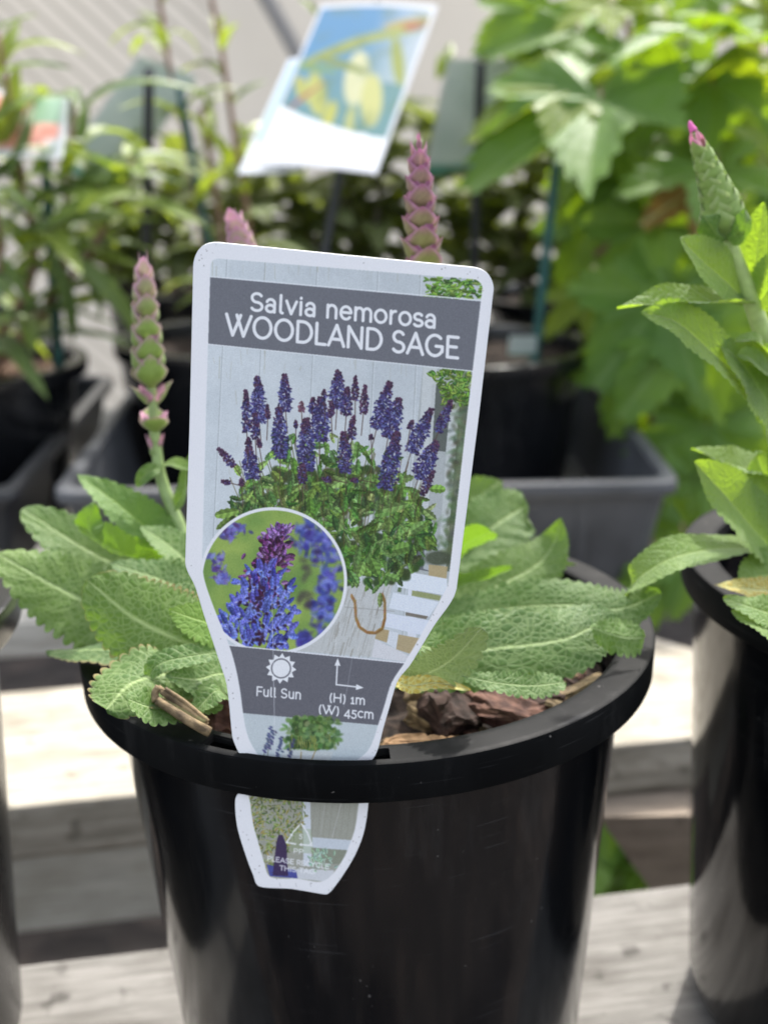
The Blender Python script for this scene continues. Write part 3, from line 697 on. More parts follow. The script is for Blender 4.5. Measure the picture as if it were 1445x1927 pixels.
leaf(sage2, PX([(1400, 565, y2), (1365, 530, .008), (1320, 490, .004), (1280, 448, .002)]), .0062, (.45, -.75, .45), M_SAGE_SUNLIT, fold=.30, wave=.06, teeth=.05, ntooth=18, seed=73, a=.7, b=.7)
leaf(sage2, PX([(1415, 560, .016), (1420, 500, .014), (1428, 440, .014), (1438, 380, .014)]), .0046, (-.7, -.6, .2), M_SAGE_SUNLIT, fold=.45, wave=.06, teeth=.07, ntooth=18, seed=74)
leaf(sage2, PX([(1425, 575, y2), (1450, 540, .008), (1490, 500, .006), (1540, 460, .008)]), .0060, (-.3, -.75, .5), M_SAGE_SUNLIT, fold=.3, wave=.08, teeth=.06, ntooth=16, seed=75)
leaf(sage2, PX([(1452, 690, y2), (1440, 660, .006), (1415, 640, .004), (1380, 642, .003)]), .0026, (0, -.4, .9), M_SAGE_SUNLIT, fold=.4, wave=.06, teeth=.05, seed=76, nu=30)
leaf(sage2, PX([(1470, 720, y2), (1440, 700, .004), (1410, 672, .002), (1385, 668, .002)]), .0030, (.2, -.6, .7), M_SAGE_SUNLIT, fold=.4, wave=.06, teeth=.08, seed=77, nu=30)
leaf(sage2, PX([(1510, 1090, .010), (1430, 1010, .004), (1370, 940, .000), (1305, 868, -.002)]), .0088, (.30, -.72, .62), M_SAGE_SUNLIT, fold=.30, wave=.08, teeth=.06, ntooth=22, seed=78, nv=10)
leaf(sage2, PX([(1500, 930, .014), (1430, 890, .012), (1370, 872, .010), (1300, 845, .010)]), .0052, (.1, -.3, .9), M_SAGE_SUNLIT, fold=.45, wave=.08, teeth=.06, ntooth=16, seed=79)
leaf(sage2, PX([(1520, 1050, .014), (1400, 1030, .002), (1280, 1045, -.010), (1205, 1085, -.012), (1178, 1122, -.010)]), .0052, (0, -.35, .93), M_SAGE_SUNLIT, fold=.25, wave=.10, teeth=.04, ntooth=22, seed=80, a=.7, b=.7)
leaf(sage2, PX([(1540, 1150, .000), (1470, 1090, -.004), (1430, 1085, -.006), (1390, 1100, -.010)]), .0070, (0, -.6, .8), M_SAGE_SUNLIT, fold=.2, wave=.08, teeth=.06, ntooth=16, seed=81)
leaf(sage2, PX([(1560, 1110, -.005), (1500, 1115, -.010), (1420, 1110, -.014), (1345, 1100, -.016)]), .0034, (0, -.6, .8), M_YELLOW, fold=.15, wave=.16, teeth=.06, ntooth=14, seed=82)
leaf(sage2, PX([(1560, 1190, -.030), (1480, 1165, -.034), (1420, 1145, -.032), (1360, 1125, -.026)]), .0046, (.2, -.6, .75), M_SAGE_SUNLIT, fold=.2, wave=.10, teeth=.08, ntooth=16, seed=83)
leaf(sage2, PX([(1560, 1260, -.036), (1490, 1215, -.040), (1430, 1175, -.036), (1375, 1150, -.030)]), .0034, (.2, -.5, .8), M_SAGE_SUNLIT, fold=.2, wave=.10, teeth=.08, ntooth=16, seed=84)
leaf(sage2, PX([(1530, 1000, .020), (1480, 960, .014), (1440, 900, .010), (1420, 850, .010)]), .0090, (.1, -.8, .5), M_SAGE_SUNLIT, fold=.2, wave=.10, teeth=.06, ntooth=16, seed=85)
# tight conical bud
bud_axis = [P(1366, 446, y2), P(1355, 390, y2), P(1332, 320, y2), P(1306, 252, y2)]
wh = []; t = .0
for k in range(13):
    f = k/12
    wh.append((t, .0040*(1-f)**.75+.0004, .0100-.0055*f, .0058*(1-f)**.6+.0009, .02+.12*f if k < 11 else 1.0, .0)); t += .076
spike(sage2, bud_axis, wh[:11], name='flower_bud', az0=.6, greenc=(.22, .33, .075), pinkc=(.32, .40, .15), rimc=(.42, .50, .27), stem_r=(.0019, .0005))
spike(sage2, bud_axis, wh[11:], name='flower_bud', az0=.6, greenc=(.24, .30, .12), pinkc=(.50, .16, .28), rimc=(.50, .36, .36), stem_r=(.0018, .0004))
tipv = [P(1304, 246, y2-.001), P(1299, 236, y2-.001), P(1297, 228, y2-.001)]
tube('pink_tip', tipv, .0010, .0003, mat_simple('pink_tip', (.62, .10, .33), .5), sage2, 8, 8)
for s_, sd_ in ((-1, 90), (1, 91)):
    leaf(sage2, PX([(1366, 448, y2-.003), (1366+s_*18, 440, y2-.005), (1366+s_*34, 418, y2-.006), (1362+s_*40, 392 if s_ > 0 else 405, y2-.005)]), .0032, (s_*.3, -.85, .3), M_SAGE_YOUNG, fold=-.5, wave=.05, teeth=.04, seed=sd_, nu=24)
tag(sage2, 'taller sage at the right edge with a tight green bud tipped pink', 'sage plant')

# a few leaves of nothing else stand in the pot at lower left: its plant is outside the picture

# ================================================================== bark, twigs on the soil
def chip(loc, size, rot, mat, label, seed, group=None, name='bark_chip', cat='bark chip'):
    bm = bmesh.new(); bmesh.ops.create_cube(bm, size=1.0)
    bmesh.ops.bevel(bm, geom=list(bm.edges), offset=.16, segments=1, affect='EDGES')
    bmesh.ops.subdivide_edges(bm, edges=list(bm.edges), cuts=4, use_grid_fill=True)
    for v in bm.verts:
        n_ = mnoise.noise_vector(v.co*1.7+Vector((seed*3.1, 0, 0)))*.26 + mnoise.noise_vector(Vector((v.co.x*2.2, v.co.y*9, v.co.z*9))+Vector((seed, 5, 0)))*.11 + mnoise.noise_vector(v.co*14)*.035
        v.co += n_
        v.co = Vector((v.co.x*size[0], v.co.y*size[1], v.co.z*size[2]))
    o = bm_obj(name, bm, mat, None, False); o.location = loc; o.rotation_euler = rot
    tag(o, label, cat, group); return o
ZS = .1225
def onsoil(px, py, z=ZS):
    d = FWD + RT*((px-722.5)/F_PX) - UP*((py-963.5)/F_PX); t = (z-CAM.z)/d.z
    return CAM+d*t
G = 'bark chips on the soil of the front pot'
chip(onsoil(950, 1342, .1255), (.0175, .0095, .0065), (R(12), R(14), R(-18)), M_CHIP, 'largest reddish brown bark chip, right of the white label', 1, G)
chip(onsoil(850, 1345, .125), (.012, .010, .009), (R(20), R(25), R(-50)), M_CHIPD, 'dark purple brown chip between the label and the largest reddish chip', 2, G)
chip(onsoil(795, 1312, .125), (.007, .006, .006), (R(0), R(5), R(20)), M_TWIG, 'small yellowish brown crumb of bark beside the label edge', 3, G)
chip(onsoil(768, 1404, .1245), (.012, .0042, .004), (0, R(4), R(16)), M_CHIPT, 'flat tan splinter of bark just inside the rim beside the label', 4, G)
chip(onsoil(838, 1402, .1245), (.006, .004, .003), (0, R(4), R(10)), M_CHIPT, 'small pale tan crumb right of the flat tan splinter', 5, G)
chip(onsoil(415, 1335, .127), (.008, .008, .011), (R(10), R(5), R(30)), M_CHIP, 'upright reddish chip half hidden by the left edge of the label', 6, G)
chip(onsoil(800, 1350, .124), (.008, .005, .005), (R(20), R(5), R(-20)), M_TWIG, 'knobbly olive brown bark bit in the gap right of the label', 7, G)
chip(onsoil(1085, 1300, .126), (.014, .0035, .003), (0, R(-8), R(32)), M_TWIG, 'long straw coloured splinter lying towards the right rim', 8, G)
chip(onsoil(1050, 1335, .126), (.010, .0035, .003), (0, R(8), R(-40)), M_TWIG, 'short straw coloured splinter crossing under the long one', 9, G)
chip(onsoil(1020, 1325, .125), (.009, .008, .006), (0, 0, .4), M_CHIPD, 'dark chip behind the largest reddish chip', 10, G)
G2 = 'small dark crumbs of bark scattered on the soil'
for k in range(80):
    a = random.uniform(-1.35, 1.5); rr = random.uniform(.034, .058)
    x, y = rr*math.sin(a), -rr*math.cos(a)
    s = random.uniform(.0012, .0042)
    chip((x, y, .1215+random.uniform(0, .002)), (s*1.4, s, s*.8), (random.random(), random.random(), random.random()*6), random.choice([M_CHIPD, M_CHIPD, M_CHIP, M_TWIG]), 'small crumb of bark, one of many scattered on the dark soil', 20+k, G2)
for k in range(34):
    a = random.uniform(-.9, 1.55); rr = random.uniform(.036, .057); th = random.random()*3.1; ln = random.uniform(.004, .011)
    p = Vector((rr*math.sin(a), -rr*math.cos(a), .1228+random.uniform(0, .0018))); dv = Vector((math.cos(th), math.sin(th), random.uniform(-.15, .15)))*ln
    o = tube('bark_fibre', [p-dv*.5, p+Vector((0, 0, .0006)), p+dv*.5], random.uniform(.00035, .0008), .0003, random.choice([M_TWIG, M_CHIPT, M_CHIPD]), None, 6, 5)
    tag(o, 'thin dry fibre of bark, one of many lying on the dark soil', 'bark fibre', 'thin bark fibres on the soil of the front pot')
# folded dry twig at left
tw = empty('dry_twig', onsoil(340, 1335))
tube('twig_strand', [P(298, 1293, -.054), P(330, 1318, -.055), P(365, 1345, -.056), P(392, 1375, -.057)], .0006, .0008, M_TWIG, tw, 16, 7)
tube('twig_strand', [P(296, 1318, -.056), P(330, 1340, -.057), P(362, 1360, -.058), P(395, 1378, -.058)], .0009, .0011, M_TWIG, tw, 16, 7)
tube('twig_strand', [P(294, 1320, -.0555), P(292, 1305, -.0545), P(299, 1292, -.054)], .0009, .0007, M_TWIG, tw, 8, 7)
tube('twig_strand', [P(312, 1318, -.0545), P(345, 1338, -.0555), P(385, 1360, -.056)], .0009, .0014, mat_simple('mossy_twig', (.16, .15, .06), .9, 300, .5), tw, 12, 7)
for k in range(5):
    ox, oy = random.uniform(-6, 10), random.uniform(-10, 12)
    tube('twig_strand', [P(306+ox*.5, 1306+oy, -.0545), P(340+ox, 1330+oy*.8, -.0552), P(388+ox*.4, 1366+oy*.8, -.0564)], random.uniform(.00035, .0006), .0005, M_TWIG, tw, 14, 6)
tag(tw, 'dry split brown twig lying inside the left rim of the front pot', 'twig')

# ================================================================== printed picture label
TY, TK, TX = -.0645, .10, -.010          # the label's plane: a little turned, as the slot is
def tagpt(px, py, off=0.0):
    d = FWD + RT*((px-722.5)/F_PX) - UP*((py-963.5)/F_PX)
    return CAM + d*((TY-off+TK*TX-CAM.y-TK*CAM.x)/(d.y+TK*d.x))
OUT = [(349, 1058), (357, 800), (364, 500), (369, 479), (380, 464), (398, 456.5), (420, 457), (650, 480), (888, 502.5), (908, 508), (922, 521), (928.5, 545), (900, 790), (859, 1108),
       (815, 1180), (772, 1251), (752, 1275), (743, 1295), (733, 1330), (722, 1368), (712, 1407), (704, 1425), (692, 1440), (685, 1455), (684, 1475), (692, 1500), (693, 1515), (687, 1557), (676, 1592), (660, 1624),
       (640, 1655), (623, 1677), (613, 1683), (550, 1673), (488, 1668), (476, 1645), (460, 1602), (446, 1552), (443, 1505), (452, 1490), (462, 1472), (470, 1455), (472, 1440),
       (452, 1420), (442, 1400), (437, 1383), (431, 1321), (426, 1285), (417, 1256), (385, 1160), (368, 1105)]
def smooth_poly(pts, sub=6):
    out = []; n = len(pts)
    for i in range(n):
        a, b, c, d = [np.array(pts[(i+k) % n], float) for k in (-1, 0, 1, 2)]
        for k in range(sub):
            u = k/sub
            cut = np.linalg.norm(c-b) > 90
            if cut: out.append(tuple(b+(c-b)*u)); continue
            # limit tangents to the neighbouring chord so that corners do not swing out
            t1 = (c-a)/2; t2 = (d-b)/2; ln = np.linalg.norm(c-b)
            for tt in (t1, t2):
                q = np.linalg.norm(tt)
                if q > ln: tt *= ln/q
            out.append(tuple((2*u**3-3*u**2+1)*b+(u**3-2*u**2+u)*t1+(-2*u**3+3*u**2)*c+(u**3-u**2)*t2))
    return out
OUTS = smooth_poly(OUT)
label_root = empty('plant_label', tagpt(585, 1450))
bm = bmesh.new()
f0 = [bm.verts.new(tagpt(x, y)) for x, y in OUTS]
f1 = [bm.verts.new(tagpt(x, y)+Vector((0, .00045, 0))) for x, y in OUTS]
bm.faces.new(f0); bm.faces.new(f1[::-1])
for i in range(len(f0)):
    j = (i+1) % len(f0); bm.faces.new((f0[j], f0[i], f1[i], f1[j]))
bmesh.ops.recalc_face_normals(bm, faces=bm.faces)
bmesh.ops.triangulate(bm, faces=[f for f in bm.faces if len(f.verts) > 4])
bm_obj('label_card', bm, M_WHITE, label_root)

# ---- the print: a fine grid of ink colours (canvas in photograph pixels, painted at SS per pixel)
X0, Y0, X1, Y1 = 345, 452, 935, 1690
SS = 1.5
CW, CH = int((X1-X0)*SS), int((Y1-Y0)*SS)
WHITE_LVL = 236.0
can = np.empty((CH, CW, 3), dtype=np.float32); can[:] = (236, 236, 240)
YY, XX = np.mgrid[0:CH, 0:CW].astype(np.float32); XX = XX/SS+X0; YY = YY/SS+Y0
def box(x0, x1, y0, y1):
    a = max(0, int((x0-X0)*SS)-1); b = min(CW, int((x1-X0)*SS)+2); c = max(0, int((y0-Y0)*SS)-1); d = min(CH, int((y1-Y0)*SS)+2)
    return slice(c, max(c, d)), slice(a, max(a, b))
def blend(sl, cov, c):
    if cov.size == 0: return
    c = np.asarray(c, dtype=np.float32)
    can[sl] = can[sl]*(1-cov[..., None]) + c*cov[..., None]
def ell(cx, cy, rx, ry, ang, c, al=1.0, soft=.7):
    m_ = max(rx, ry)+soft*2; sl = box(cx-m_, cx+m_, cy-m_, cy+m_)
    x = XX[sl]-cx; y = YY[sl]-cy; ca, sa = math.cos(ang), math.sin(ang)
    u = (x*ca+y*sa)/rx; v = (-x*sa+y*ca)/ry
    d = (np.sqrt(u*u+v*v)-1)*min(rx, ry)
    blend(sl, np.clip(.5-d/(2*soft), 0, 1)*al, c)
def pmask(pts, sl):
    x = XX[sl]; y = YY[sl]; ins = np.zeros(x.shape, bool); n = len(pts)
    for i in range(n):
        xa, ya = pts[i]; xb, yb = pts[(i+1) % n]
        if ya == yb: continue
        cnd = ((ya > y) != (yb > y)) & (x < (xb-xa)*(y-ya)/(yb-ya)+xa); ins ^= cnd
    return ins
def poly(pts, c, al=1.0):
    xs = [p[0] for p in pts]; ys = [p[1] for p in pts]; sl = box(min(xs), max(xs), min(ys), max(ys))
    blend(sl, pmask(pts, sl).astype(np.float32)*al, c)
def seg(x0, y0, x1, y1, wd, c, al=1.0):
    m_ = wd; sl = box(min(x0, x1)-m_, max(x0, x1)+m_, min(y0, y1)-m_, max(y0, y1)+m_)
    x = XX[sl]-x0; y = YY[sl]-y0; dx, dy = x1-x0, y1-y0; q = dx*dx+dy*dy+1e-9
    t_ = np.clip((x*dx+y*dy)/q, 0, 1); d = np.hypot(x-t_*dx, y-t_*dy)
    blend(sl, np.clip(wd/2-d+.5, 0, 1)*al, c)
def pleaf(x, y, L, W, ang, c, al=1.0, two=.18, tooth=0.0):
    "a leaf print: two tone halves and a pale midrib"
    m_ = L; sl = box(x-m_, x+m_, y-m_, y+m_)
    dx = XX[sl]-x; dy = YY[sl]-y; ca, sa = math.cos(ang), math.sin(ang)
    u = (dx*ca+dy*sa)/L; v = (-dx*sa+dy*ca)/W
    uc = np.clip(u, 0, 1); w_ = np.sqrt(np.clip(uc*(1-uc), 0, 1))*2*(1-.25*uc)
    if tooth: w_ = w_*(1+tooth*np.sin(uc*26))
    ins = ((np.abs(v) < w_) & (u > 0) & (u < 1)).astype(np.float32)*al
    c = np.asarray(c, np.float32)
    sh = (1+two*np.sign(v))*(1-.12*np.cos(uc*22+np.abs(v)*3))
    sh = sh + .16*(np.abs(v) < .10)
    cc = np.clip(c*sh[..., None], 0, 255)
    can[sl] = can[sl]*(1-ins[..., None])+cc*ins[..., None]
def fnoise(scale, seed, oct_=4):
    r = np.random.default_rng(seed); out = np.zeros((CH, CW), np.float32); amp = 1
    for o in range(oct_):
        gh, gw = int((Y1-Y0)/scale*2**o)+3, int((X1-X0)/scale*2**o)+3
        g_ = r.random((gh, gw)).astype(np.float32)
        fy = (YY-Y0)/scale*2**o; fx = (XX-X0)/scale*2**o
        iy = fy.astype(int); ix = fx.astype(int); ty = fy-iy; tx = fx-ix
        ty = ty*ty*(3-2*ty); tx = tx*tx*(3-2*tx)
        out += amp*((g_[iy, ix]*(1-tx)+g_[iy, ix+1]*tx)*(1-ty)+(g_[iy+1, ix]*(1-tx)+g_[iy+1, ix+1]*tx)*ty); amp *= .5
    return out/(2-2**(1-oct_))
rp = random.Random(5)
rc = lambda c, d=14: tuple(max(0, min(255, k+rp.uniform(-d, d))) for k in c)
z1 = lambda x, y: (340+x/2.3306, 440+y/2.3306)
z6 = lambda x, y: (340+x/2.5804, 930+y/2.5804)

PIC = [(396, 500), (399, 491), (408, 486), (890, 524), (902, 529), (908, 541), (843, 1092), (828, 1126), (760, 1250), (431, 1215), (398, 1131), (382, 1073), (381, 1000)]
# painted boards of the wall
n1 = fnoise(60, 1); n2 = fnoise(9, 2, 3)
wall = np.stack([198+22*n1+8*n2-8, 207+20*n1+8*n2-8, 212+18*n1+8*n2-8], -1)
grad = np.clip((XX-380)/480, 0, 1)[..., None]
wall = wall*(1-.07*grad)+np.array([3, 3, 2])
can[:] = wall
for bx_ in (492, 705, 785, 420, 590):
    seg(bx_+8, 470, bx_-28, 1200, 1.6, (150, 158, 158), .55); seg(bx_+10, 470, bx_-26, 1200, 1.2, (228, 233, 236), .7)
for k in range(70):
    x = rp.uniform(400, 800); y = rp.choice([rp.uniform(488, 505), rp.uniform(648, 690), rp.uniform(700, 950)])
    seg(x, y, x+rp.uniform(-3, 3), y+rp.uniform(6, 40), rp.uniform(.8, 2.5), (168, 165, 135), rp.uniform(.1, .4))
# the blurred shelf and plants at the right of the picture
poly([(795, 690), (895, 700), (843, 1120), (770, 1120), (775, 900)], (178, 184, 182))
for k in range(5):
    x = 800+k*2; 
poly([(812, 722), (850, 728), (838, 850), (806, 846)], (84, 92, 84), .85)
poly([(796, 690), (822, 692), (805, 960), (780, 960)], (205, 210, 208), .9)
poly([(848, 735), (866, 738), (838, 1080), (822, 1080)], (196, 202, 198), .95)
poly([(866, 740), (888, 742), (846, 1075), (838, 1075)], (92, 104, 82), .9)
for k in range(260):
    t_ = rp.random(); y = 700+t_*360; x = 872-.075*(y-700)+rp.gauss(0, 9)
    ell(x, y, rp.uniform(3, 8), rp.uniform(2, 5), rp.uniform(0, 3), rc(rp.choice([(82, 104, 62), (104, 128, 80), (74, 86, 62), (124, 142, 108)])), .6, 3)
for k in range(240):
    y = rp.uniform(696, 760); x = rp.uniform(806+(y-696)*.5, 890)
    pleaf(x, y, rp.uniform(7, 13), rp.uniform(2, 3.5), rp.uniform(0, 6.3), rc(rp.choice([(98, 140, 44), (128, 165, 60), (70, 105, 36)])))
for k in range(200):
    y = rp.uniform(522, 562); x = rp.uniform(804, 905)
    pleaf(x, y, rp.uniform(8, 14), rp.uniform(2, 3.5), rp.uniform(-.6, .6)+rp.choice([0, math.pi]), rc(rp.choice([(100, 150, 50), (128, 172, 62), (66, 105, 36)])))
poly([(770, 985), (800, 985), (806, 1075), (765, 1068)], (86, 92, 98), .8)
poly([(800, 1010), (820, 1010), (812, 1075), (796, 1070)], (200, 205, 206), .8)
ell(824, 1050, 26, 14, 0, (74, 84, 60), .9, 3); poly([(806, 1062), (842, 1066), (838, 1100), (806, 1090)], (190, 165, 110), .9)
# white folding chair
for pts, cc in (([(1105, 335), (1145, 340), (1142, 700), (1100, 690)], (222, 228, 236)), ([(1060, 368), (1292, 410), (1292, 492), (1050, 450)], (226, 233, 243)), ([(1030, 476), (1252, 522), (1205, 594), (1010, 552)], (226, 233, 243)), ([(1000, 576), (1205, 612), (1172, 684), (985, 640)], (224, 231, 241))):
    poly([z6(*q_) for q_ in pts], rc(cc, 3))
for pts, cc in (([(945, 650), (1012, 660), (1000, 720), (940, 700)], (186, 158, 104)), ([(1056, 680), (1165, 700), (1118, 776), (1045, 752)], (190, 162, 108)), ([(935, 700), (1050, 755), (1115, 790), (1080, 812), (925, 790)], (222, 222, 222)), ([(1012, 664), (1056, 672), (1044, 752), (1000, 722)], (222, 226, 232)),
                ([(1056, 451), (1072, 454), (1068, 476), (1050, 472)], (100, 120, 70)), ([(1122, 466), (1262, 492), (1256, 516), (1120, 492)], (150, 160, 90)), ([(1092, 572), (1200, 592), (1190, 606), (1090, 588)], (120, 110, 90))):
    poly([z6(*q_) for q_ in pts], rc(cc, 4), .9)
# bucket
poly([z6(*q_) for q_ in ((795, 418), (1045, 424), (1030, 440), (985, 560), (945, 690), (925, 790), (560, 760), (700, 640), (790, 480))], (198, 200, 196))
for k in range(120):
    u = rp.random(); x0_ = 640+u*105; x1_ = 600+u*100
    t0 = rp.random(); t1 = min(1, t0+rp.uniform(.05, .3)); Yb = lambda t: 1092+t*145
    seg(x0_+(x1_-x0_)*t0, Yb(t0), x0_+(x1_-x0_)*t1, Yb(t1), rp.uniform(.8, 2.4), rp.choice([(224, 226, 224), (160, 158, 148), (178, 176, 166), (212, 210, 204), (140, 130, 112)]), rp.uniform(.2, .7))
for q_ in ((648, 690), (725, 718)): pass
seg(648, 1142, 742, 1150, 1.4, (150, 148, 140), .7)
rope = [z6(*q_) for q_ in ((828, 492), (845, 520), (850, 600), (868, 645), (905, 670), (945, 672), (978, 650), (990, 600), (990, 520), (975, 482))]
for i in range(len(rope)-1):
    (ax, ay), (bx_, by_) = rope[i], rope[i+1]
    for k in range(8):
        t_ = k/8; x, y = ax+(bx_-ax)*t_, ay+(by_-ay)*t_; an = math.atan2(by_-ay, bx_-ax)+.7
        ell(x, y, 3.6, 1.6, an, rc((178, 132, 68), 18), 1)
        ell(x+.6, y+1.2, 2.4, .6, an, (120, 82, 36), .8)
# foliage of the printed plant
def in_fol(x, y):
    # x,y in photo px ; a dome that narrows to the bucket
    if y < 1000: hw = 190*min(1, ((y-790)/170)**.6) if y > 790 else 0
    else: hw = 190-(y-1000)*1.45
    cx = 610+max(0, (y-960))*.58
    return abs(x-cx) < hw
for k in range(800):
    x = rp.uniform(400, 830); y = rp.uniform(880, 1098)
    if in_fol(x, y-26): ell(x, y, rp.uniform(6, 12), rp.uniform(5, 9), rp.random()*3, rc((54, 78, 34), 12), .9, 2)
for k in range(150):
    x = rp.uniform(425, 800); y = rp.uniform(815, 935)
    if in_fol(x, y): seg(x, y, x+(615-x)*.22, y+rp.uniform(50, 95), 1.6, rc((92, 98, 52), 14), .85)
for k in range(1250):
    y = 815+285*(k/1250)**.9+rp.gauss(0, 16); x = rp.uniform(405, 830)
    if not in_fol(x, y) or (y < 905 and rp.random() < .55): continue
    br = rp.random()*(1 if y < 990 else .86)
    cc = (56, 86, 34) if br < .22 else (88, 128, 52) if br < .62 else (108, 148, 62) if br < .9 else (138, 172, 88)
    L_ = rp.uniform(14, 33); pleaf(x, y, L_, L_*rp.uniform(.15, .27), rp.choice([rp.uniform(0, 6.3), math.pi/2+rp.gauss(0, .9), -math.pi/2+rp.gauss(0, .8)]), rc(cc, 12), .95, rp.uniform(.08, .22), .12)
for x, y, L_, W_, an, cc in ((z6(940, 100)+(44, 9, -.25, (96, 140, 60))), (z6(1180, 140)+(30, 10, 2.6, (110, 150, 70))), (z6(1110, 250)+(34, 12, 2.9, (100, 142, 56))), (z6(1060, 415)+(28, 8, 3.5, (106, 150, 66))),
                             (z1(150, 1235)+(46, 10, -.2, (120, 156, 60))), (z1(1160, 1120)+(32, 9, 3.2, (120, 168, 58))), (z1(880, 1210)+(52, 9, -.2, (112, 150, 70))), (z6(860, 400)+(30, 9, -1.2, (120, 160, 70))), (z6(960, 390)+(34, 10, -2.0, (96, 138, 52))), (z1(240, 1010)+(24, 7, 1.2, (140, 180, 70))), (z1(390, 960)+(28, 8, .5, (130, 178, 66)))):
    pleaf(x, y, L_, W_, an, cc, 1, .15, .1)
for k in range(46):
    x = rp.uniform(430, 800); y = rp.uniform(850, 980)
    seg(x, y, x+rp.uniform(-10, 10)*.6+(620-x)*.1, y+rp.uniform(40, 90), 1.5, rc((96, 88, 50), 14), .7)
# flower spikes (crop pixels of the photograph: tip, base, width, how purple)
SPK = [(335, 625, 345, 830, 75, 0), (285, 685, 290, 870, 44, .5), (455, 615, 460, 780, 66, .1), (430, 760, 437, 985, 82, 0), (325, 785, 327, 900, 48, .5), (298, 930, 316, 1075, 80, .1), (165, 940, 235, 1020, 42, 1), (530, 735, 530, 780, 32, 1.2),
       (550, 808, 550, 1040, 92, .1), (580, 718, 578, 790, 42, .6), (617, 715, 608, 910, 96, 0), (690, 598, 685, 765, 80, .1), (730, 673, 725, 795, 60, .5), (765, 623, 765, 730, 34, 1), (808, 663, 800, 790, 42, 1), (660, 733, 660, 805, 36, .9),
       (757, 798, 750, 900, 42, .9), (715, 868, 722, 1050, 74, .3), (917, 648, 858, 855, 82, .1), (957, 720, 908, 895, 92, .1), (950, 868, 895, 1120, 98, .1), (1100, 765, 1008, 960, 82, .1), (1185, 728, 1128, 870, 54, .3), (1122, 908, 1040, 1075, 96, .1), (1110, 1038, 1055, 1145, 44, .9),
       (1015, 818, 1005, 855, 28, 1), (180, 1085, 217, 1092, 26, 1), (535, 1008, 536, 1095, 44, .8), (620, 1072, 660, 1078, 28, 1), (745, 1082, 775, 1078, 24, 1), (297, 893, 297, 928, 28, 1), (265, 1075, 268, 1105, 24, 1), (505, 820, 505, 850, 18, 1), (380, 750, 382, 810, 22, 1), (340, 900, 345, 935, 28, 1), (835, 880, 835, 900, 22, 1), (628, 683, 628, 730, 26, .8)]
for (tx, ty, bx_, by_, wd, pu) in SPK:
    (ax, ay), (cx, cy) = z1(tx, ty), z1(bx_, by_); wd = wd/2.33*.86
    L_ = math.hypot(cx-ax, cy-ay); dx, dy = (cx-ax)/L_, (cy-ay)/L_; nx_, ny_ = -dy, dx
    seg(cx, cy, cx+dx*30+rp.uniform(-3, 3), cy+abs(dy)*40, 1.8, (86, 62, 52), .8)
    cnt = int(L_*wd*.13)+24
    for k in range(cnt):
        t_ = k/cnt
        prof_ = (.30+.70*min(1, t_*1.9))*(1 if t_ < .85 else .82)
        off = rp.uniform(-1, 1)*(1.25 if rp.random() < .2 else 1); x = ax+dx*L_*t_+nx_*off*wd*.46*prof_; y = ay+dy*L_*t_+ny_*off*wd*.46*prof_
        tipf = max(0, 1-t_*2.6)
        if rp.random() < tipf*1.1+pu*.85-.05:
            cc = rp.choice([(66, 38, 66), (88, 50, 84), (52, 30, 52), (104, 66, 96)]) if pu <= 1 else rp.choice([(136, 84, 104), (110, 70, 84)])
            ell(x, y, rp.uniform(1.4, 3.0), rp.uniform(1.2, 2.0), rp.uniform(0, 3), rc(cc, 10), .95, .5)
        else:
            cc = rp.choice([(58, 54, 116), (72, 70, 138), (46, 40, 92), (88, 90, 164), (42, 32, 72), (62, 54, 122), (112, 116, 190), (52, 34, 76)])
            ell(x, y, rp.uniform(1.6, 3.8), rp.uniform(1.1, 1.9), math.atan2(off*ny_+.3, off*nx_+.01)+rp.gauss(0, .5), rc(cc, 10), .95, .5)
    for k in range(int(cnt*.12)):
        t_ = rp.uniform(.1, 1); off = rp.uniform(-.6, .6)
        ell(ax+dx*L_*t_+nx_*off*wd*.4, ay+dy*L_*t_+ny_*off*wd*.4, 1.2, 1.0, 0, rc((44, 26, 60), 8), .8, .5)
# the round inset
ICX, ICY, IR = 514.0, 1093.0, 133.0
dI = np.hypot(XX-ICX, YY-ICY)
sl = box(ICX-IR-12, ICX+IR+12, ICY-IR-12, ICY+IR+12)
blend(sl, np.clip(IR+6-dI[sl]+.5, 0, 1), (238, 238, 242))
save = can.copy()
b1 = fnoise(46, 11, 3)[..., None]; b2 = fnoise(70, 12, 2)[..., None]
bgc = np.array([112, 158, 66])*(1-b1)+np.array([188, 208, 86])*b1
bgc = bgc*(1-.5*np.clip((b2-.5)*3, 0, 1))+np.array([80, 130, 60])*.5*np.clip((b2-.5)*3, 0, 1)
can[sl] = bgc[sl]
def flowers(cx, cy, sx, sy, n_, soft, cols, s0, s1):
    for k in range(n_):
        x = cx+rp.gauss(0, sx); y = cy+rp.gauss(0, sy); L_ = rp.uniform(s0, s1)
        ell(x, y, L_, L_*rp.uniform(.35, .65), rp.uniform(0, 3.1), rc(rp.choice(cols), 12), .85, soft)
BL = [(76, 84, 190), (98, 108, 214), (58, 60, 158), (120, 132, 226), (48, 44, 128)]
def zc(x, y): return z6(x, y)
for q_ in ((690, 250, 26, 40), (720, 420, 24, 46), (690, 560, 20, 40), (620, 200, 22, 26), (600, 705, 10, 8)):
    x, y = zc(q_[0], q_[1]); flowers(x, y, q_[2]*.5, q_[3]*.55, 60, 3.2, BL, 3, 9)
for k in range(14):
    x, y = zc(rp.gauss(610, 30), rp.uniform(280, 560)); ell(x, y, 7, 5, rp.random()*3, (74, 58, 70), .5, 4)
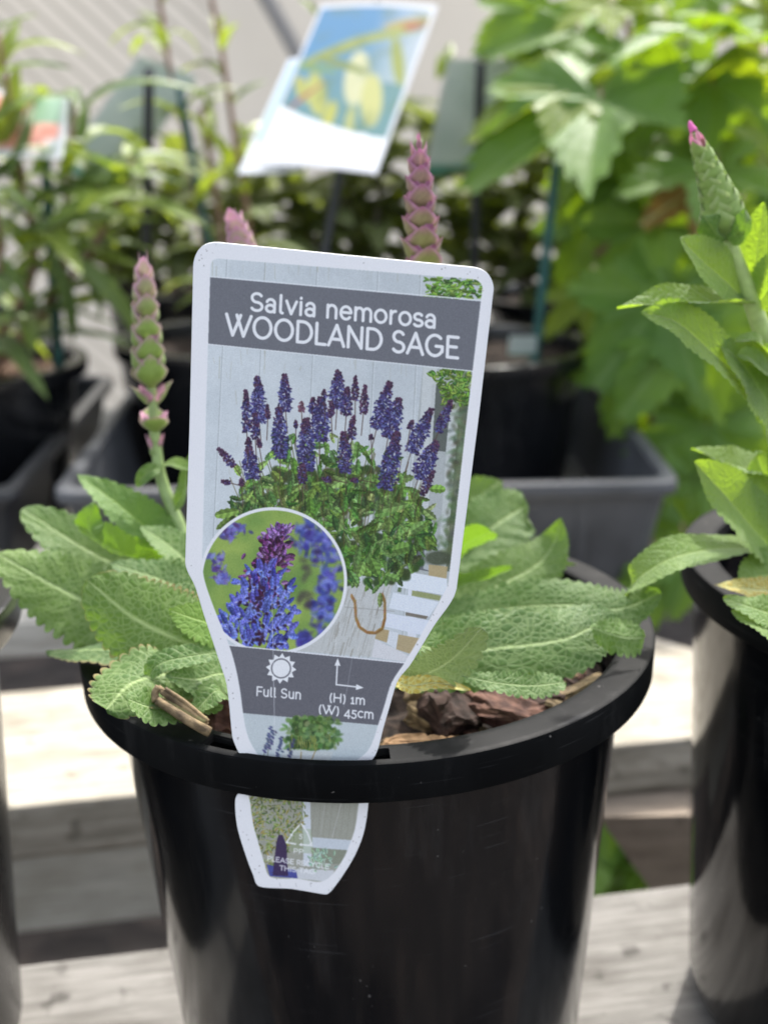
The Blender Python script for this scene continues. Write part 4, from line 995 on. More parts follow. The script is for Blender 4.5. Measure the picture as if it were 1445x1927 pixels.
for q_ in ((230, 190, 16, 11), (180, 345, 12, 22), (205, 410, 8, 8), (270, 165, 14, 6)):
    x, y = zc(q_[0], q_[1]); flowers(x, y, q_[2]*.6, q_[3]*.6, 34, 1.6, [(92, 92, 190), (116, 110, 202), (70, 62, 150), (134, 138, 220), (90, 60, 130)], 3, 8)
# the sharp spike: purple crown of calyces, then blue lipped flowers in tiers
for k in range(60):
    t_ = k/60; X_, Y_ = zc(478-t_*95, 160+t_*330); ell(X_, Y_, 5+9*min(1, t_*2), 7, 0, rc((64, 30, 62), 8), .9, 1.5)
for k in range(330):
    t_ = k/330; y = 150+t_*390; x = 478-t_*95+rp.gauss(0, 1)*(20+28*min(1, t_*2.2))
    X_, Y_ = zc(x, y); up_ = -math.pi/2+(x-(478-t_*95))*.02
    pu = rp.choice([(96, 44, 96), (120, 58, 122), (70, 28, 66), (52, 20, 48), (140, 92, 158)]) if t_ > .16 else rp.choice([(134, 92, 160), (112, 68, 138), (154, 116, 180), (92, 50, 112)])
    pleaf(X_, Y_+6, rp.uniform(9, 16), rp.uniform(3.2, 5.4), up_+rp.gauss(0, .5), rc(pu, 10), .95, .24)
for row, (y, xc, half, n_) in enumerate(((390, 410, 70, 9), (450, 405, 120, 13), (520, 375, 130, 16), (590, 370, 165, 20), (650, 365, 165, 22), (705, 360, 160, 22))):
    for k in range(n_):
        x = xc+half*(2*(k+.5)/n_-1)+rp.gauss(0, 8); yy = y+rp.gauss(0, 16); X_, Y_ = zc(x, yy)
        sgn = (x-xc)/half
        cc = rp.choice([(74, 80, 176), (88, 98, 196), (58, 58, 150), (108, 120, 212)])
        pleaf(X_, Y_, rp.uniform(16, 27), rp.uniform(4, 6.5), -math.pi/2+sgn*.8+rp.gauss(0, .25), rc(cc, 8), 1, .14)
        pleaf(X_, Y_-2, rp.uniform(10, 20), rp.uniform(4, 7), math.pi/2-sgn*1.1+rp.gauss(0, .4), rc((96, 112, 216), 10), 1, .12)
        ell(X_+sgn*4, Y_+2, 3.4, 1.6, rp.uniform(-.5, .5), (188, 194, 242), .85, .8)
        ell(X_-sgn*4, Y_+4, 4.0, 2.4, rp.uniform(0, 3), rc((44, 28, 72), 8), .9, .8)
for k in range(50):
    x, y = zc(380+rp.gauss(0, 16), rp.uniform(420, 730)); ell(x, y, rp.uniform(2, 5), rp.uniform(2, 3.4), rp.random()*3, rc((58, 24, 58), 10), .8, .8)
ins = np.clip(IR-dI+.5, 0, 1)[..., None]
can[:] = save*(1-ins)+can*ins

# bands
def band(pts, c):
    sl = box(min(p[0] for p in pts), max(p[0] for p in pts), min(p[1] for p in pts), max(p[1] for p in pts))
    blend(sl, pmask(pts, sl).astype(np.float32), c)
seg(380, 518.5, 915, 566.0, 2.4, (226, 230, 232)); seg(380, 646.0, 900, 699.0, 2.2, (226, 230, 232)); 
TITLE = [(380, 520.0), (915, 567.9), (900, 698.2), (380, 645.1)]
band(TITLE, (112, 114, 122))
CARE = [(380, 1209.8), (800, 1252.2), (800, 1372.2), (380, 1334.6)]
seg(380, 1209.0, 800, 1251.0, 2.4, (232, 232, 236))
band(CARE, (106, 106, 114))
# lower strip of wall with bush and lavender
LOW = [(380, 1334.6), (800, 1372.2), (800, 1460), (380, 1460)]
slL = box(380, 800, 1330, 1500); mL = pmask(LOW, slL).astype(np.float32)
blend(slL, mL, (196, 206, 208)); 
for k in range(500):
    x, y = z6(rp.gauss(635, 62), rp.uniform(1085, 1235)); 
    if abs(x-(340+635/2.58)) > 54: continue
    ell(x, y, rp.uniform(3, 7), rp.uniform(2, 5), rp.random()*3, rc(rp.choice([(84, 124, 56), (108, 148, 72), (60, 92, 42), (130, 164, 92)]), 12), .85, 1.5)
poly([z6(*q_) for q_ in ((490, 1240), (740, 1250), (720, 1320), (500, 1320))], (206, 210, 206), .9)
for (xa, ya, xb, yb) in ((440, 1130, 405, 1260), (455, 1150, 425, 1240), (490, 1180, 475, 1290), (545, 1190, 525, 1280)):
    for k in range(16):
        t_ = k/16; x, y = z6(xa+(xb-xa)*t_+rp.gauss(0, 5), ya+(yb-ya)*t_); ell(x, y, 3.2, 1.8, .4, rc((72, 76, 122), 12), .85, .8)
    seg(*z6(xb, yb), *z6(xb-6, yb+60), 1.6, (110, 120, 90), .8)
for (xa, xb) in ((585, 580), (650, 625)):
    seg(*z6(xa, 1252), *z6(xb, 1318), 2.2, (178, 150, 96), .9)
for k in range(20):
    x, y = z6(rp.gauss(620, 50), rp.uniform(1200, 1250)); seg(x, y, x+rp.uniform(-4, 4), y-14, 1.6, (160, 158, 70), .7)
# part below the rim
BEL = [(430, 1490), (720, 1500), (720, 1700), (430, 1690)]
slB = box(430, 720, 1462, 1690); blend(slB, np.ones(XX[slB].shape, np.float32), (164, 164, 148))
z4 = lambda x, y: (380+x/3.6125, 1380+y/3.6125)
for x in range(430, 720, 11): seg(x, 1490, x-12, 1600, 1.2, (146, 146, 132), .6)
poly([z4(*q_) for q_ in ((685, 440), (735, 440), (745, 900), (690, 900))], (214, 220, 228), .95)
poly([z4(*q_) for q_ in ((750, 705), (1080, 730), (1080, 800), (740, 775))], (204, 212, 220), .95)
poly([z4(*q_) for q_ in ((740, 775), (1080, 800), (1080, 900), (800, 880))], (140, 146, 124), .9)
for k in range(520):
    x = rp.uniform(300, 700); y = rp.uniform(430, 900)
    if x > 760-(y-430)*.45: continue
    X_, Y_ = z4(x, y); pleaf(X_, Y_, rp.uniform(5, 11), rp.uniform(1, 2), rp.uniform(0, 6.3), rc(rp.choice([(124, 142, 62), (98, 122, 56), (168, 150, 60), (150, 160, 84), (84, 100, 48)]), 12), .9)
poly([z4(*q_) for q_ in ((440, 890), (640, 930), (650, 985), (460, 970))], (62, 70, 168), .9)
poly([z4(*q_) for q_ in ((505, 740), (520, 690), (548, 690), (575, 760), (585, 970), (480, 965))], (62, 44, 88), .95)
poly([z4(*q_) for q_ in ((640, 920), (900, 930), (860, 1010), (650, 985))], (216, 218, 222), .9)
for k in range(60):
    X_, Y_ = z4(rp.gauss(790, 40), rp.gauss(860, 40)); pleaf(X_, Y_, rp.uniform(6, 11), 2.2, rp.uniform(-2.5, 0), rc((150, 188, 158), 14), .85)
poly([z4(*q_) for q_ in ((600, 640), (740, 650), (760, 820), (600, 800))], (150, 176, 110), .35)

# lettering, drawn stroke by stroke
def arc(cx, cy, rx, ry, a0_, a1_, n_=18):
    return [(cx+rx*math.cos(R(a0_+(a1_-a0_)*i/n_)), cy+ry*math.sin(R(a0_+(a1_-a0_)*i/n_))) for i in range(n_+1)]
XH = .735
def S_(w_, h_): return arc(w_*.50, h_*.745, w_*.40, h_*.255, 32, 262)+arc(w_*.50, h_*.245, w_*.44, h_*.245, 88, -150)
GL = {
 ' ': (.34, []),
 'W': (1.46, [[(.02, 1), (.42, 0), (.84, 1)], [(.62, 1), (1.04, 0), (1.44, 1)]]),
 'O': (1.13, [arc(.55, .5, .49, .5, 0, 360, 36)]),
 'D': (.98, [[(.1, 0), (.1, 1), (.38, 1)]+arc(.38, .5, .52, .5, 90, -90)+[(.1, 0)]]),
 'L': (.68, [[(.1, 1), (.1, 0), (.62, 0)]]),
 'A': (.94, [[(.02, 0), (.46, 1), (.90, 0)], [(.17, .31), (.75, .31)]]),
 'N': (.98, [[(.1, 0), (.1, 1), (.86, 0), (.86, 1)]]),
 'S': (.76, [S_(.72, 1)]),
 'G': (1.06, [arc(.53, .5, .48, .5, 48, 328)+[(.96, .22), (.96, .47), (.60, .47)]]),
 'E': (.76, [[(.68, 1), (.1, 1), (.1, 0), (.70, 0)], [(.1, .52), (.60, .52)]]),
 'F': (.70, [[(.66, 1), (.1, 1), (.1, 0)], [(.1, .5), (.58, .5)]]),
 'P': (.76, [[(.1, 0), (.1, 1), (.40, 1)]+arc(.40, .70, .30, .30, 90, -90)+[(.1, .40)]]),
 'R': (.80, [[(.1, 0), (.1, 1), (.40, 1)]+arc(.40, .70, .30, .30, 90, -90)+[(.1, .40)], [(.42, .40), (.72, 0)]]),
 'C': (.96, [arc(.53, .5, .48, .5, 48, 312)]),
 'Y': (.80, [[(.0, 1), (.39, .45), (.78, 1)], [(.39, .45), (.39, 0)]]),
 'T': (.76, [[(.02, 1), (.74, 1)], [(.38, 1), (.38, 0)]]),
 'H': (.96, [[(.1, 0), (.1, 1)], [(.84, 0), (.84, 1)], [(.1, .52), (.84, .52)]]),
 'I': (.26, [[(.13, 0), (.13, 1)]]),
 'a': (.66, [arc(.30, .50, .23, .235, 160, 0)+[(.53, .0)], arc(.29, .20, .24, .20, 0, 360, 24)]),
 'l': (.32, [[(.11, 1.03), (.11, .12)]+arc(.22, .12, .11, .12, 180, 275, 8)]),
 'v': (.62, [[(.02, XH), (.31, 0), (.60, XH)]]),
 'i': (.27, [[(.13, XH), (.13, 0)], [(.13, .965), (.13, .985)]]),
 'n': (.70, [[(.1, 0), (.1, XH)], arc(.345, XH-.29, .245, .29, 180, 0)+[(.59, 0)]]),
 'e': (.70, [[(.07, .385), (.64, .385)]+arc(.355, XH/2, .30, XH/2, 4, 318)]),
 'm': (1.08, [[(.1, 0), (.1, XH)], arc(.325, XH-.28, .225, .28, 180, 0)+[(.55, 0)], arc(.775, XH-.28, .225, .28, 180, 0)+[(1.0, 0)]]),
 'o': (.76, [arc(.38, XH/2, .32, XH/2, 0, 360, 28)]),
 'r': (.44, [[(.1, 0), (.1, XH)], arc(.36, XH-.32, .26, .32, 180, 88)]),
 's': (.58, [S_(.56, XH)]),
 'u': (.70, [[(.1, XH)]+arc(.345, .27, .245, .27, 180, 360)+[(.59, XH)], [(.59, .3), (.59, 0)]]),
 'c': (.64, [arc(.37, XH/2, .31, XH/2, 50, 310)]),
 '(': (.36, [arc(.42, .42, .30, .66, 125, 235)]),
 ')': (.36, [arc(-.06, .42, .30, .66, 55, -55)]),
 '1': (.42, [[(.05, .58), (.22, .74), (.22, 0)], [(.05, 0), (.38, 0)]]),
 '4': (.72, [[(.52, -.26), (.52, .72), (.05, 0), (.70, 0)]]),
 '5': (.62, [[(.54, .72), (.16, .72), (.13, .36)]+arc(.28, .09, .27, .29, 105, -140)]),
}
def text(s_, x0, y0, x1, y1, cap, wt, c=(240, 240, 242), al=1.0):
    "write s_ with its baseline from (x0,y0) to (x1,y1), capitals cap px high"
    adv = sum(GL[ch][0]+.11 for ch in s_); Lb = math.hypot(x1-x0, y1-y0); sx = Lb/adv
    ex = ((x1-x0)/Lb, (y1-y0)/Lb); ey = (.045, -1.0)
    acc = None; m_ = cap*.5
    sl = box(min(x0, x1)-m_, max(x0, x1)+m_, min(y0, y1)-cap*1.3, max(y0, y1)+cap*.5)
    gx = XX[sl]; gy = YY[sl]; D = np.full(gx.shape, 1e3, np.float32); cur = 0
    for ch in s_:
        for st in GL[ch][1]:
            q_ = [(x0+ex[0]*(cur+u)*sx+ey[0]*v*cap, y0+ex[1]*(cur+u)*sx+ey[1]*v*cap) for u, v in st]
            for i in range(len(q_)-1):
                (xa, ya), (xb, yb) = q_[i], q_[i+1]; dx, dy = xb-xa, yb-ya; qq = dx*dx+dy*dy+1e-9
                t_ = np.clip(((gx-xa)*dx+(gy-ya)*dy)/qq, 0, 1)
                np.minimum(D, np.hypot(gx-xa-t_*dx, gy-ya-t_*dy), out=D)
        cur += GL[ch][0]+.11
    blend(sl, np.clip(wt/2-D+.5, 0, 1)*al, c)
text('Salvia nemorosa', 471, 583, 824, 617, 32, 5.6)
text('WOODLAND SAGE', 424, 629, 866, 674, 38.5, 6.1)
text('Full Sun', 482, 1308.5, 568, 1315.5, 16.5, 2.7)
text('(H) 1m', 619, 1319.5, 688, 1326, 15.5, 2.7)
text('(W) 45cm', 599, 1341, 704, 1352.5, 15.5, 2.7)
text('PP', 552, 1604.5, 572, 1606.5, 8.0, 1.7, al=.9)
text('PLEASE RECYCLE', 503, 1619, 620, 1635, 8.5, 1.9, al=.9)
text('THIS TAG', 526, 1637, 594, 1645, 8.5, 1.9, al=.9)
text('5', 562.5, 1576, 570, 1577, 9, 1.7, al=.9)
for pa, pb in (((563, 1553), (551, 1566)), ((567, 1550), (578, 1566)), ((578, 1566), (585, 1585)), ((587, 1591), (565, 1589)), ((556, 1588), (539, 1585)), ((539, 1585), (549, 1570))):
    seg(*pa, *pb, 3.0, (240, 240, 240), .9)
for ax, ay, an in ((549, 1570, -1.0), (585, 1588, 1.2), (566, 1589, 3.1)):
    poly([(ax+4*math.cos(an), ay+4*math.sin(an)), (ax+4*math.cos(an+2.1), ay+4*math.sin(an+2.1)), (ax+4*math.cos(an-2.1), ay+4*math.sin(an-2.1))], (240, 240, 240), .9)
# sun symbol and size arrows
sx_, sy_ = 528.8, 1257.5
sp_ = []
for k in range(24):
    rr = 29 if k % 2 == 0 else 21.5; a = R(k*15-90+5); sp_.append((sx_+rr*math.cos(a), sy_+rr*math.sin(a)))
poly(sp_, (240, 240, 242)); ell(sx_, sy_, 19, 19, 0, (106, 106, 114)); ell(sx_, sy_, 16.5, 16.5, 0, (240, 240, 242))
cX, cY = 632.5, 1288.0
seg(cX, cY, 634.5, 1250, 2.6, (240, 240, 242)); seg(cX, cY, 672, 1292.5, 2.6, (240, 240, 242))
poly([(635.3, 1238), (629.2, 1252), (640.4, 1252.8)], (240, 240, 242)); poly([(684, 1294), (670, 1287.2), (669.2, 1298.2)], (240, 240, 242))
# creases in the plastic
seg(512, 1130, 518, 1440, 1.1, (226, 226, 230), .7); seg(663, 1235, 647, 1330, 1.1, (200, 200, 206), .45)
seg(642, 1510, 625, 1575, 1.0, (226, 226, 226), .6); seg(611, 1512, 603, 1570, 1.0, (216, 216, 216), .4)
# white margin (the bare card) with its rounded inner corners
INNER_TOP = [(396, 505), (399, 492), (408, 486.5), (430, 488), (660, 506.5), (888, 525), (900, 529.5), (907, 541), (875, 810), (843, 1095), (829, 1126), (795, 1188), (760, 1248), (748, 1265), (735, 1287), (722, 1330), (711, 1364), (702, 1392), (690, 1414), (662, 1437), (650, 1447), (520, 1447), (508, 1437), (488, 1422), (472, 1398), (463, 1372), (457, 1338), (452, 1300), (444, 1258), (431, 1213), (398, 1131), (382, 1075), (382, 1000), (388, 770)]
INNER_BOT = [(470, 1490), (676, 1490), (674, 1515), (668, 1557), (657, 1590), (646, 1615), (624, 1646), (602, 1659), (560, 1653), (509, 1650), (497, 1622), (491, 1602), (477, 1552), (471, 1510)]
mt_ = np.zeros((CH, CW), np.float32)
for pl in (smooth_poly(INNER_TOP, 5), smooth_poly(INNER_BOT, 5)):
    mt_ = np.maximum(mt_, pmask(pl, (slice(0, CH), slice(0, CW))).astype(np.float32))
k3 = np.array([.25, .5, .25], np.float32)
for ax in (0, 1):
    mt_ = k3[0]*np.roll(mt_, 1, ax)+k3[1]*mt_+k3[2]*np.roll(mt_, -1, ax)
ringw = np.clip(5.5-np.abs(dI-(IR+3.5))+.5, 0, 1)
paper = np.empty_like(can); paper[:] = (237, 236, 237)
spk = fnoise(3, 33, 2); paper -= (np.clip(spk-.86, 0, 1)*120)[..., None]
for k in range(60):
    i_ = rp.randrange(len(OUTS)); 
can = paper*(1-mt_[..., None])+can*mt_[..., None]
for k in range(90):           # grit stuck on the white margin
    i_ = rp.randrange(len(OUTS)); x, y = OUTS[i_]; t_ = rp.uniform(.05, .12)
    x += (600-x)*t_*.6; y += (950-y)*t_*.4*rp.random()
    ell(x, y, rp.uniform(.5, 1.3), rp.uniform(.4, 1.0), rp.random()*3, (70, 62, 56), rp.uniform(.3, .8), .5)
ell(409, 1258, 3.6, 2.6, .4, (60, 46, 40), .95, .8)
for xx_ in (526, 556, 583): seg(xx_, 1662, xx_+2, 1668, 1.1, (180, 180, 182), .8)
for _ in range(2): can[2:-2, 2:-2] = .5*can[2:-2, 2:-2]+.125*(can[1:-3, 2:-2]+can[3:-1, 2:-2]+can[2:-2, 1:-3]+can[2:-2, 3:-1])
can = can + RNG.normal(0, 1, (CH, CW, 1)).astype(np.float32)*(1.5+6.5*mt_[..., None])
gm = can.mean(-1, keepdims=True); can = gm+(can-gm)*(1-.20*mt_[..., None])
alb = np.clip(lin(np.clip(can, 0, 255))/lin(WHITE_LVL)*.86, 0, .9).astype(np.float32)
# grid of the print, split into the printed fields
x_in = smooth_poly(OUT, 6)
gx, gy = np.meshgrid(np.arange(CW+1)/SS+X0, np.arange(CH+1)/SS+Y0)
cellx = (gx[:-1, :-1]+.5/SS); celly = (gy[:-1, :-1]+.5/SS)
def inside_all(pts):
    ins = np.zeros(cellx.shape, bool); n = len(pts)
    for i in range(n):
        xa, ya = pts[i]; xb, yb = pts[(i+1) % n]
        if ya == yb: continue
        ins ^= ((ya > celly) != (yb > celly)) & (cellx < (xb-xa)*(celly-ya)/(yb-ya)+xa)
    return ins
infield = inside_all(smooth_poly(INNER_TOP, 5)) | inside_all(smooth_poly(INNER_BOT, 5))
from_edge = inside_all(OUTS)
# keep a hair of bare card along the outline
er = from_edge.copy()
for _ in range(2):
    er = er & np.roll(er, 1, 0) & np.roll(er, -1, 0) & np.roll(er, 1, 1) & np.roll(er, -1, 1)
fld = np.zeros(cellx.shape, np.int8)
fld[er] = 1
tt_ = inside_all(TITLE) & infield; cc_ = inside_all(CARE) & infield & (np.hypot(cellx-ICX, celly-ICY) > IR+7); lw_ = inside_all(LOW) & infield & ~cc_; bl_ = infield & (celly > 1480)
fld[infield & er] = 2; fld[tt_ & er] = 3; fld[cc_ & er] = 4; fld[lw_ & er] = 5; fld[bl_ & er] = 6
fld[(np.hypot(cellx-ICX, celly-ICY) < IR+.5) & infield & er & (celly < 1225) & ~cc_] = 7
dvec = (np.array(FWD)[None, None]+((gx-722.5)/F_PX)[..., None]*np.array(RT)-((gy-963.5)/F_PX)[..., None]*np.array(UP))
tpar = (TY-.00008+TK*TX-CAM.y-TK*CAM.x)/(dvec[..., 1]+TK*dvec[..., 0])
wp = (np.array(CAM)+dvec*tpar[..., None]).astype(np.float32)
# vertex colours: average of the adjoining cells
pad = np.pad(alb, ((1, 1), (1, 1), (0, 0)), mode='edge')
vc = (pad[:-1, :-1]+pad[1:, :-1]+pad[:-1, 1:]+pad[1:, 1:])/4
vid = np.arange((CH+1)*(CW+1)).reshape(CH+1, CW+1)
for code, nm in ((1, 'white_margin'), (2, 'flower_picture'), (3, 'title_band'), (4, 'care_band'), (5, 'lower_picture'), (6, 'recycling_picture'), (7, 'inset_picture')):
    ii, jj = np.nonzero(fld == code)
    quad = np.stack([vid[ii, jj], vid[ii+1, jj], vid[ii+1, jj+1], vid[ii, jj+1]], 1)
    u, inv = np.unique(quad, return_inverse=True); inv = inv.reshape(quad.shape)
    me = bpy.data.meshes.new(nm); me.vertices.add(len(u)); me.vertices.foreach_set('co', wp.reshape(-1, 3)[u].ravel())
    me.loops.add(inv.size); me.loops.foreach_set('vertex_index', inv.ravel().astype(np.int32))
    me.polygons.add(len(inv)); me.polygons.foreach_set('loop_start', np.arange(0, inv.size, 4, dtype=np.int32))
    me.update(calc_edges=True); me.validate()
    a = me.color_attributes.new('Col', 'FLOAT_COLOR', 'POINT')
    cc = np.ones((len(u), 4), np.float32); cc[:, :3] = vc.reshape(-1, 3)[u]; a.data.foreach_set('color', cc.ravel())
    me.materials.append(M_PRINT); o = bpy.data.objects.new(nm, me); col.objects.link(o); place_child(o, label_root)
tag(label_root, 'white plastic plant label reading Salvia nemorosa WOODLAND SAGE, slotted in the front pot rim', 'plant label')
del can, save, XX, YY

# ================================================================== hanging labels and stakes behind
def card(name, A, B, C0, mat, colors=None, n=(1, 1), thick=.0006, parent=None, bow=0.0):
    "card with corner C0 (top left), A across, B down, as a thin slab with per vertex print"
    nrm = A.cross(B).normalized(); V, Fc, Cc = [], [], []
    if nrm.dot(CAM-C0) < 0: nrm = -nrm
    for s in (1, 0):
        for j in range(n[1]+1):
            for i in range(n[0]+1):
                u, v = i/n[0], j/n[1]
                V.append(C0+A*u+B*v+nrm*(bow*math.sin(math.pi*u)+(thick if s else 0)))
                Cc.append(colors[j][i] if (colors is not None and s) else (.78, .79, .80))
    k = n[0]+1; m_ = k*(n[1]+1)
    for j in range(n[1]):
        for i in range(n[0]):
            a = j*k+i; Fc.append((a, a+1, a+k+1, a+k)); Fc.append((m_+a, m_+a+k, m_+a+k+1, m_+a+1))
    per = [(0, i) for i in range(k)]+[(j, n[0]) for j in range(1, n[1]+1)]+[(n[1], i) for i in range(n[0]-1, -1, -1)]+[(j, 0) for j in range(n[1]-1, 0, -1)]
    idx = [j*k+i for j, i in per]
    for q_ in range(len(idx)):
        a, b = idx[q_], idx[(q_+1) % len(idx)]; Fc.append((a, a+m_, b+m_, b))
    return mesh_obj(name, V, Fc, mat, parent, False, None, Cc)
def paint(n, fn):
    return [[fn(i/n[0], j/n[1]) for i in range(n[0]+1)] for j in range(n[1]+1)]
def mixl(a, b, t):
    t = max(0, min(1, t)); return tuple(a[k]*(1-t)+b[k]*t for k in range(3))
L3 = lambda *c: tuple(float(v) for v in lin(c))
# big sunlit label: leans back, near corner at right and low
dB = .45; pxm = (dB-CAM.y)/F_PX*1.02
def camvec(dx, dy, dz): return RT*(dx*pxm)-UP*(dy*pxm)+FWD*(dz*pxm)
def PD(px, py, D): return CAM+(FWD+RT*((px-722.5)/F_PX)-UP*((py-963.5)/F_PX))*D
C0_ = PD(605, 10, .80); A_ = PD(824, 12, .765)-C0_; B_ = PD(476, 312, .735)-C0_
def bigprint(u, v):
    if u < .035 or u > .965 or v < .03 or v > .975: return (.60, .61, .63)
    bl = .70+.16*(u*1.2-.2)**2*(1 if u > .1 else 1)+(.10*(u-.1)-.02)
    if v > .66+.22*(1-(1-u)**2)*.75-.02: 
        return (.72, .73, .74)
    c = mixl((.10, .33, .58), (.16, .36, .36), (v-.15)*2.0+(u-.5)*.6)
    if u > .55 and v < .5: c = mixl(c, (.62, .70, .74), (u-.55)*2.2)
    def bell(cx, cy, an, l_, w_, cc, c, ss=.9):
        x = (u-cx)*.6; y = v-cy; a_ = x*math.cos(an)+y*math.sin(an); b_ = -x*math.sin(an)+y*math.cos(an)
        q = (a_/l_)**2+(b_/w_)**2
        return mixl(c, cc, (1.15-q)*3*ss) if q < 1.15 else c
    c = bell(.35, .30, -.5, .22, .035, (.40, .46, .08), c); c = bell(.62, .22, -.35, .20, .03, (.42, .48, .10), c)
    c = bell(.85, .12, -.3, .14, .03, (.55, .45, .12), c); c = bell(.88, .14, -.3, .06, .025, (.5, .14, .08), c)
    c = bell(.58, .48, 1.35, .17, .060, (.80, .80, .46), c); c = bell(.30, .58, 1.1, .15, .045, (.66, .66, .14), c); c = bell(.76, .60, 1.3, .16, .05, (.72, .72, .26), c)
    c = bell(.15, .55, 1.0, .10, .03, (.58, .58, .12), c); c = bell(.20, .60, -.9, .12, .012, (.45, .10, .10), c); c = bell(.48, .72, 1.5, .10, .03, (.62, .62, .10), c)
    c = bell(.40, .40, .3, .16, .022, (.26, .34, .06), c); c = bell(.18, .42, .2, .14, .022, (.22, .40, .14), c)
    c = bell(.85, .36, 1.2, .16, .03, (.40, .46, .08), c); c = bell(.66, .74, 1.4, .10, .022, (.56, .60, .20), c)
    q = .5+.9*mnoise.noise(Vector((u*7, v*11, 2)))
    c = mixl(c, (.16, .26, .08), max(0, q-.55)*.9)
    return tuple(x*.60 for x in c)
bl_root = empty('hanging_label', C0_+A_*.5)
n_ = (56, 90)
card('label_card', A_, B_, C0_, M_PRINT2, paint(n_, bigprint), n_, bow=.0022, parent=bl_root)
C2_ = PD(545, 112, .80); A2 = PD(660, 105, .785)-C2_; B2 = PD(448, 328, .752)-C2_
def bk(u, v):
    if u < .08 or v < .05 or v > .96: return (.74, .77, .80)
    return mixl((.34, .52, .70), (.40, .52, .42), v*1.3) if v < .75 else (.74, .76, .78)
card('folded_back_card', A2, B2, C2_, M_PRINT2, paint((12, 18), bk), (12, 18), parent=bl_root)
# a smudge of small lettering on its white foot
lc = bmesh.new()
for k in range(7):
    q0 = C0_+A_*(.27+.018*k)+B_*(.86)+A_.cross(B_).normalized()*(.0011 if A_.cross(B_).dot(CAM-C0_) > 0 else -.0011)
    w1 = A_*.012; h1 = B_*(.018+.006*(k % 2))
    vs_ = [lc.verts.new(q0), lc.verts.new(q0+w1), lc.verts.new(q0+w1*1.1+h1), lc.verts.new(q0+h1)]
    lc.faces.new(vs_)
bm_obj('small_print', lc, mat_simple('grey_ink', (.25, .27, .30), .5), bl_root)
tag(bl_root, 'big sunlit picture label hanging askew on a dark stake, yellow green bell flowers on blue', 'hanging label')

def stake(pts, r, mat, label, name='plant_stake', group='stakes standing in the back pots'):
    o = tube(name, pts, r, r*.95, mat, None, 20, 8); tag(o, label, 'stake', group); return o
def to_z(p0, p1, z):
    d_ = p1-p0; return p0+d_*((z-p0.z)/d_.z)
p0, p1 = PD(712, 2, .80), P(612, 470, .54)
stake([p0, PD(655, 250, .81), p1, to_z(PD(655, 250, .81), p1, .08)], .0030, M_STAKE_B, 'dark leaning stake that carries the big sunlit label')
p0, p1 = P(281, 128, .56), P(276, 480, .56); stake([p0, p1, to_z(p0, p1, .09)], .0034, M_STAKE_B, 'black upright stake among the red stemmed shoots left of the white label')
p0, p1 = P(338, 165, .58), P(388, 440, .58); stake([p0, p1, to_z(p0, p1, .09)], .0026, M_STAKE_G, 'green stake leaning between the black stake and the white label')
p0, p1 = P(905, 105, .62), P(893, 480, .62); stake([p0, p1, to_z(p0, p1, .09)], .0036, M_STAKE_B, 'black stake topped with a white glint ball, right of the pink flower spike')
p0, p1 = P(1052, 250, .50), P(1004, 690, .50); stake([p0, p1, to_z(p0, p1, .085)], .0032, M_STAKE_G, 'green stake standing in the pot right of the white label')
p0, p1 = P(82, 240, .50), P(100, 520, .50); stake([p0, p1, to_z(p0, p1, .09)], .0034, M_STAKE_G, 'green stake at the left edge beside the coral flowered label')
# white ball added for the bright blurred glint atop the black stake
bm = bmesh.new(); bmesh.ops.create_uvsphere(bm, u_segments=14, v_segments=8, radius=.006)
ck = bm_obj('glint_ball', bm, mat_simple('glint_white', (.8, .8, .8), .2), None, True); ck.location = P(906, 103, .62)
tag(ck, 'white ball added for the glint on top of the black stake at right', 'clip')
# faded green label backs
def label_back(px4, y4, label, c1, c2, cat='hanging label'):
    q_ = [P(x, y, yy) for (x, y), yy in zip(px4, y4)]
    def f(u, v):
        if v > .93: return (.05, .20, .13)
        if u < .05: return (.42, .45, .40)
        t = .5+.5*mnoise.noise(Vector((u*3, v*5, c1[0]*10))); return mixl(c1, c2, t)
    root = card('hanging_label', q_[1]-q_[0], q_[3]-q_[0], q_[0], M_PRINT2, paint((10, 16), f), (10, 16))
    tag(root, label, cat); return root
label_back(((262, 105), (372, 145), (235, 350), (110, 318)), (.60, .60, .57, .57), 'faded grey green label hanging askew from the black stake at left', (.30, .36, .29), (.44, .48, .39))
label_back(((842, 112), (985, 112), (945, 335), (796, 330)), (.64, .64, .64, .64), 'faded grey green label behind the black stake right of the pink spike', (.31, .38, .32), (.46, .52, .45))
label_back(((958, 632), (1010, 632), (1006, 668), (956, 668)), (.492, .492, .492, .492), 'small pale label low on the green stake in the right tray pot', (.30, .34, .30), (.42, .46, .42))
# coral flowered label at left edge
def coral(u, v):
    if u > .93 or v < .05 or v > .90: return (.80, .80, .82)
    c = (.30, .46, .34) if v < .7 else (.62, .66, .66)
    for cx, cy, r_ in ((.15, .30, .30), (.10, .60, .28), (.48, .72, .26), (.80, .60, .14), (.42, .25, .16), (.02, .9, .2)):
        d_ = math.hypot((u-cx)*.8, v-cy)
        if d_ < r_: c = mixl((.80, .27, .20), (.88, .48, .42), d_/r_)
    return c
q_ = [P(-30, 172, .50), P(133, 178, .49), P(110, 262, .45), P(-52, 292, .455)]
cr = card('hanging_label', q_[1]-q_[0], q_[3]-q_[0], q_[0], M_PRINT2, paint((24, 24), coral), (24, 24))
tag(cr, 'label with coral pink flowers at the left edge, partly behind narrow leaves', 'hanging label')

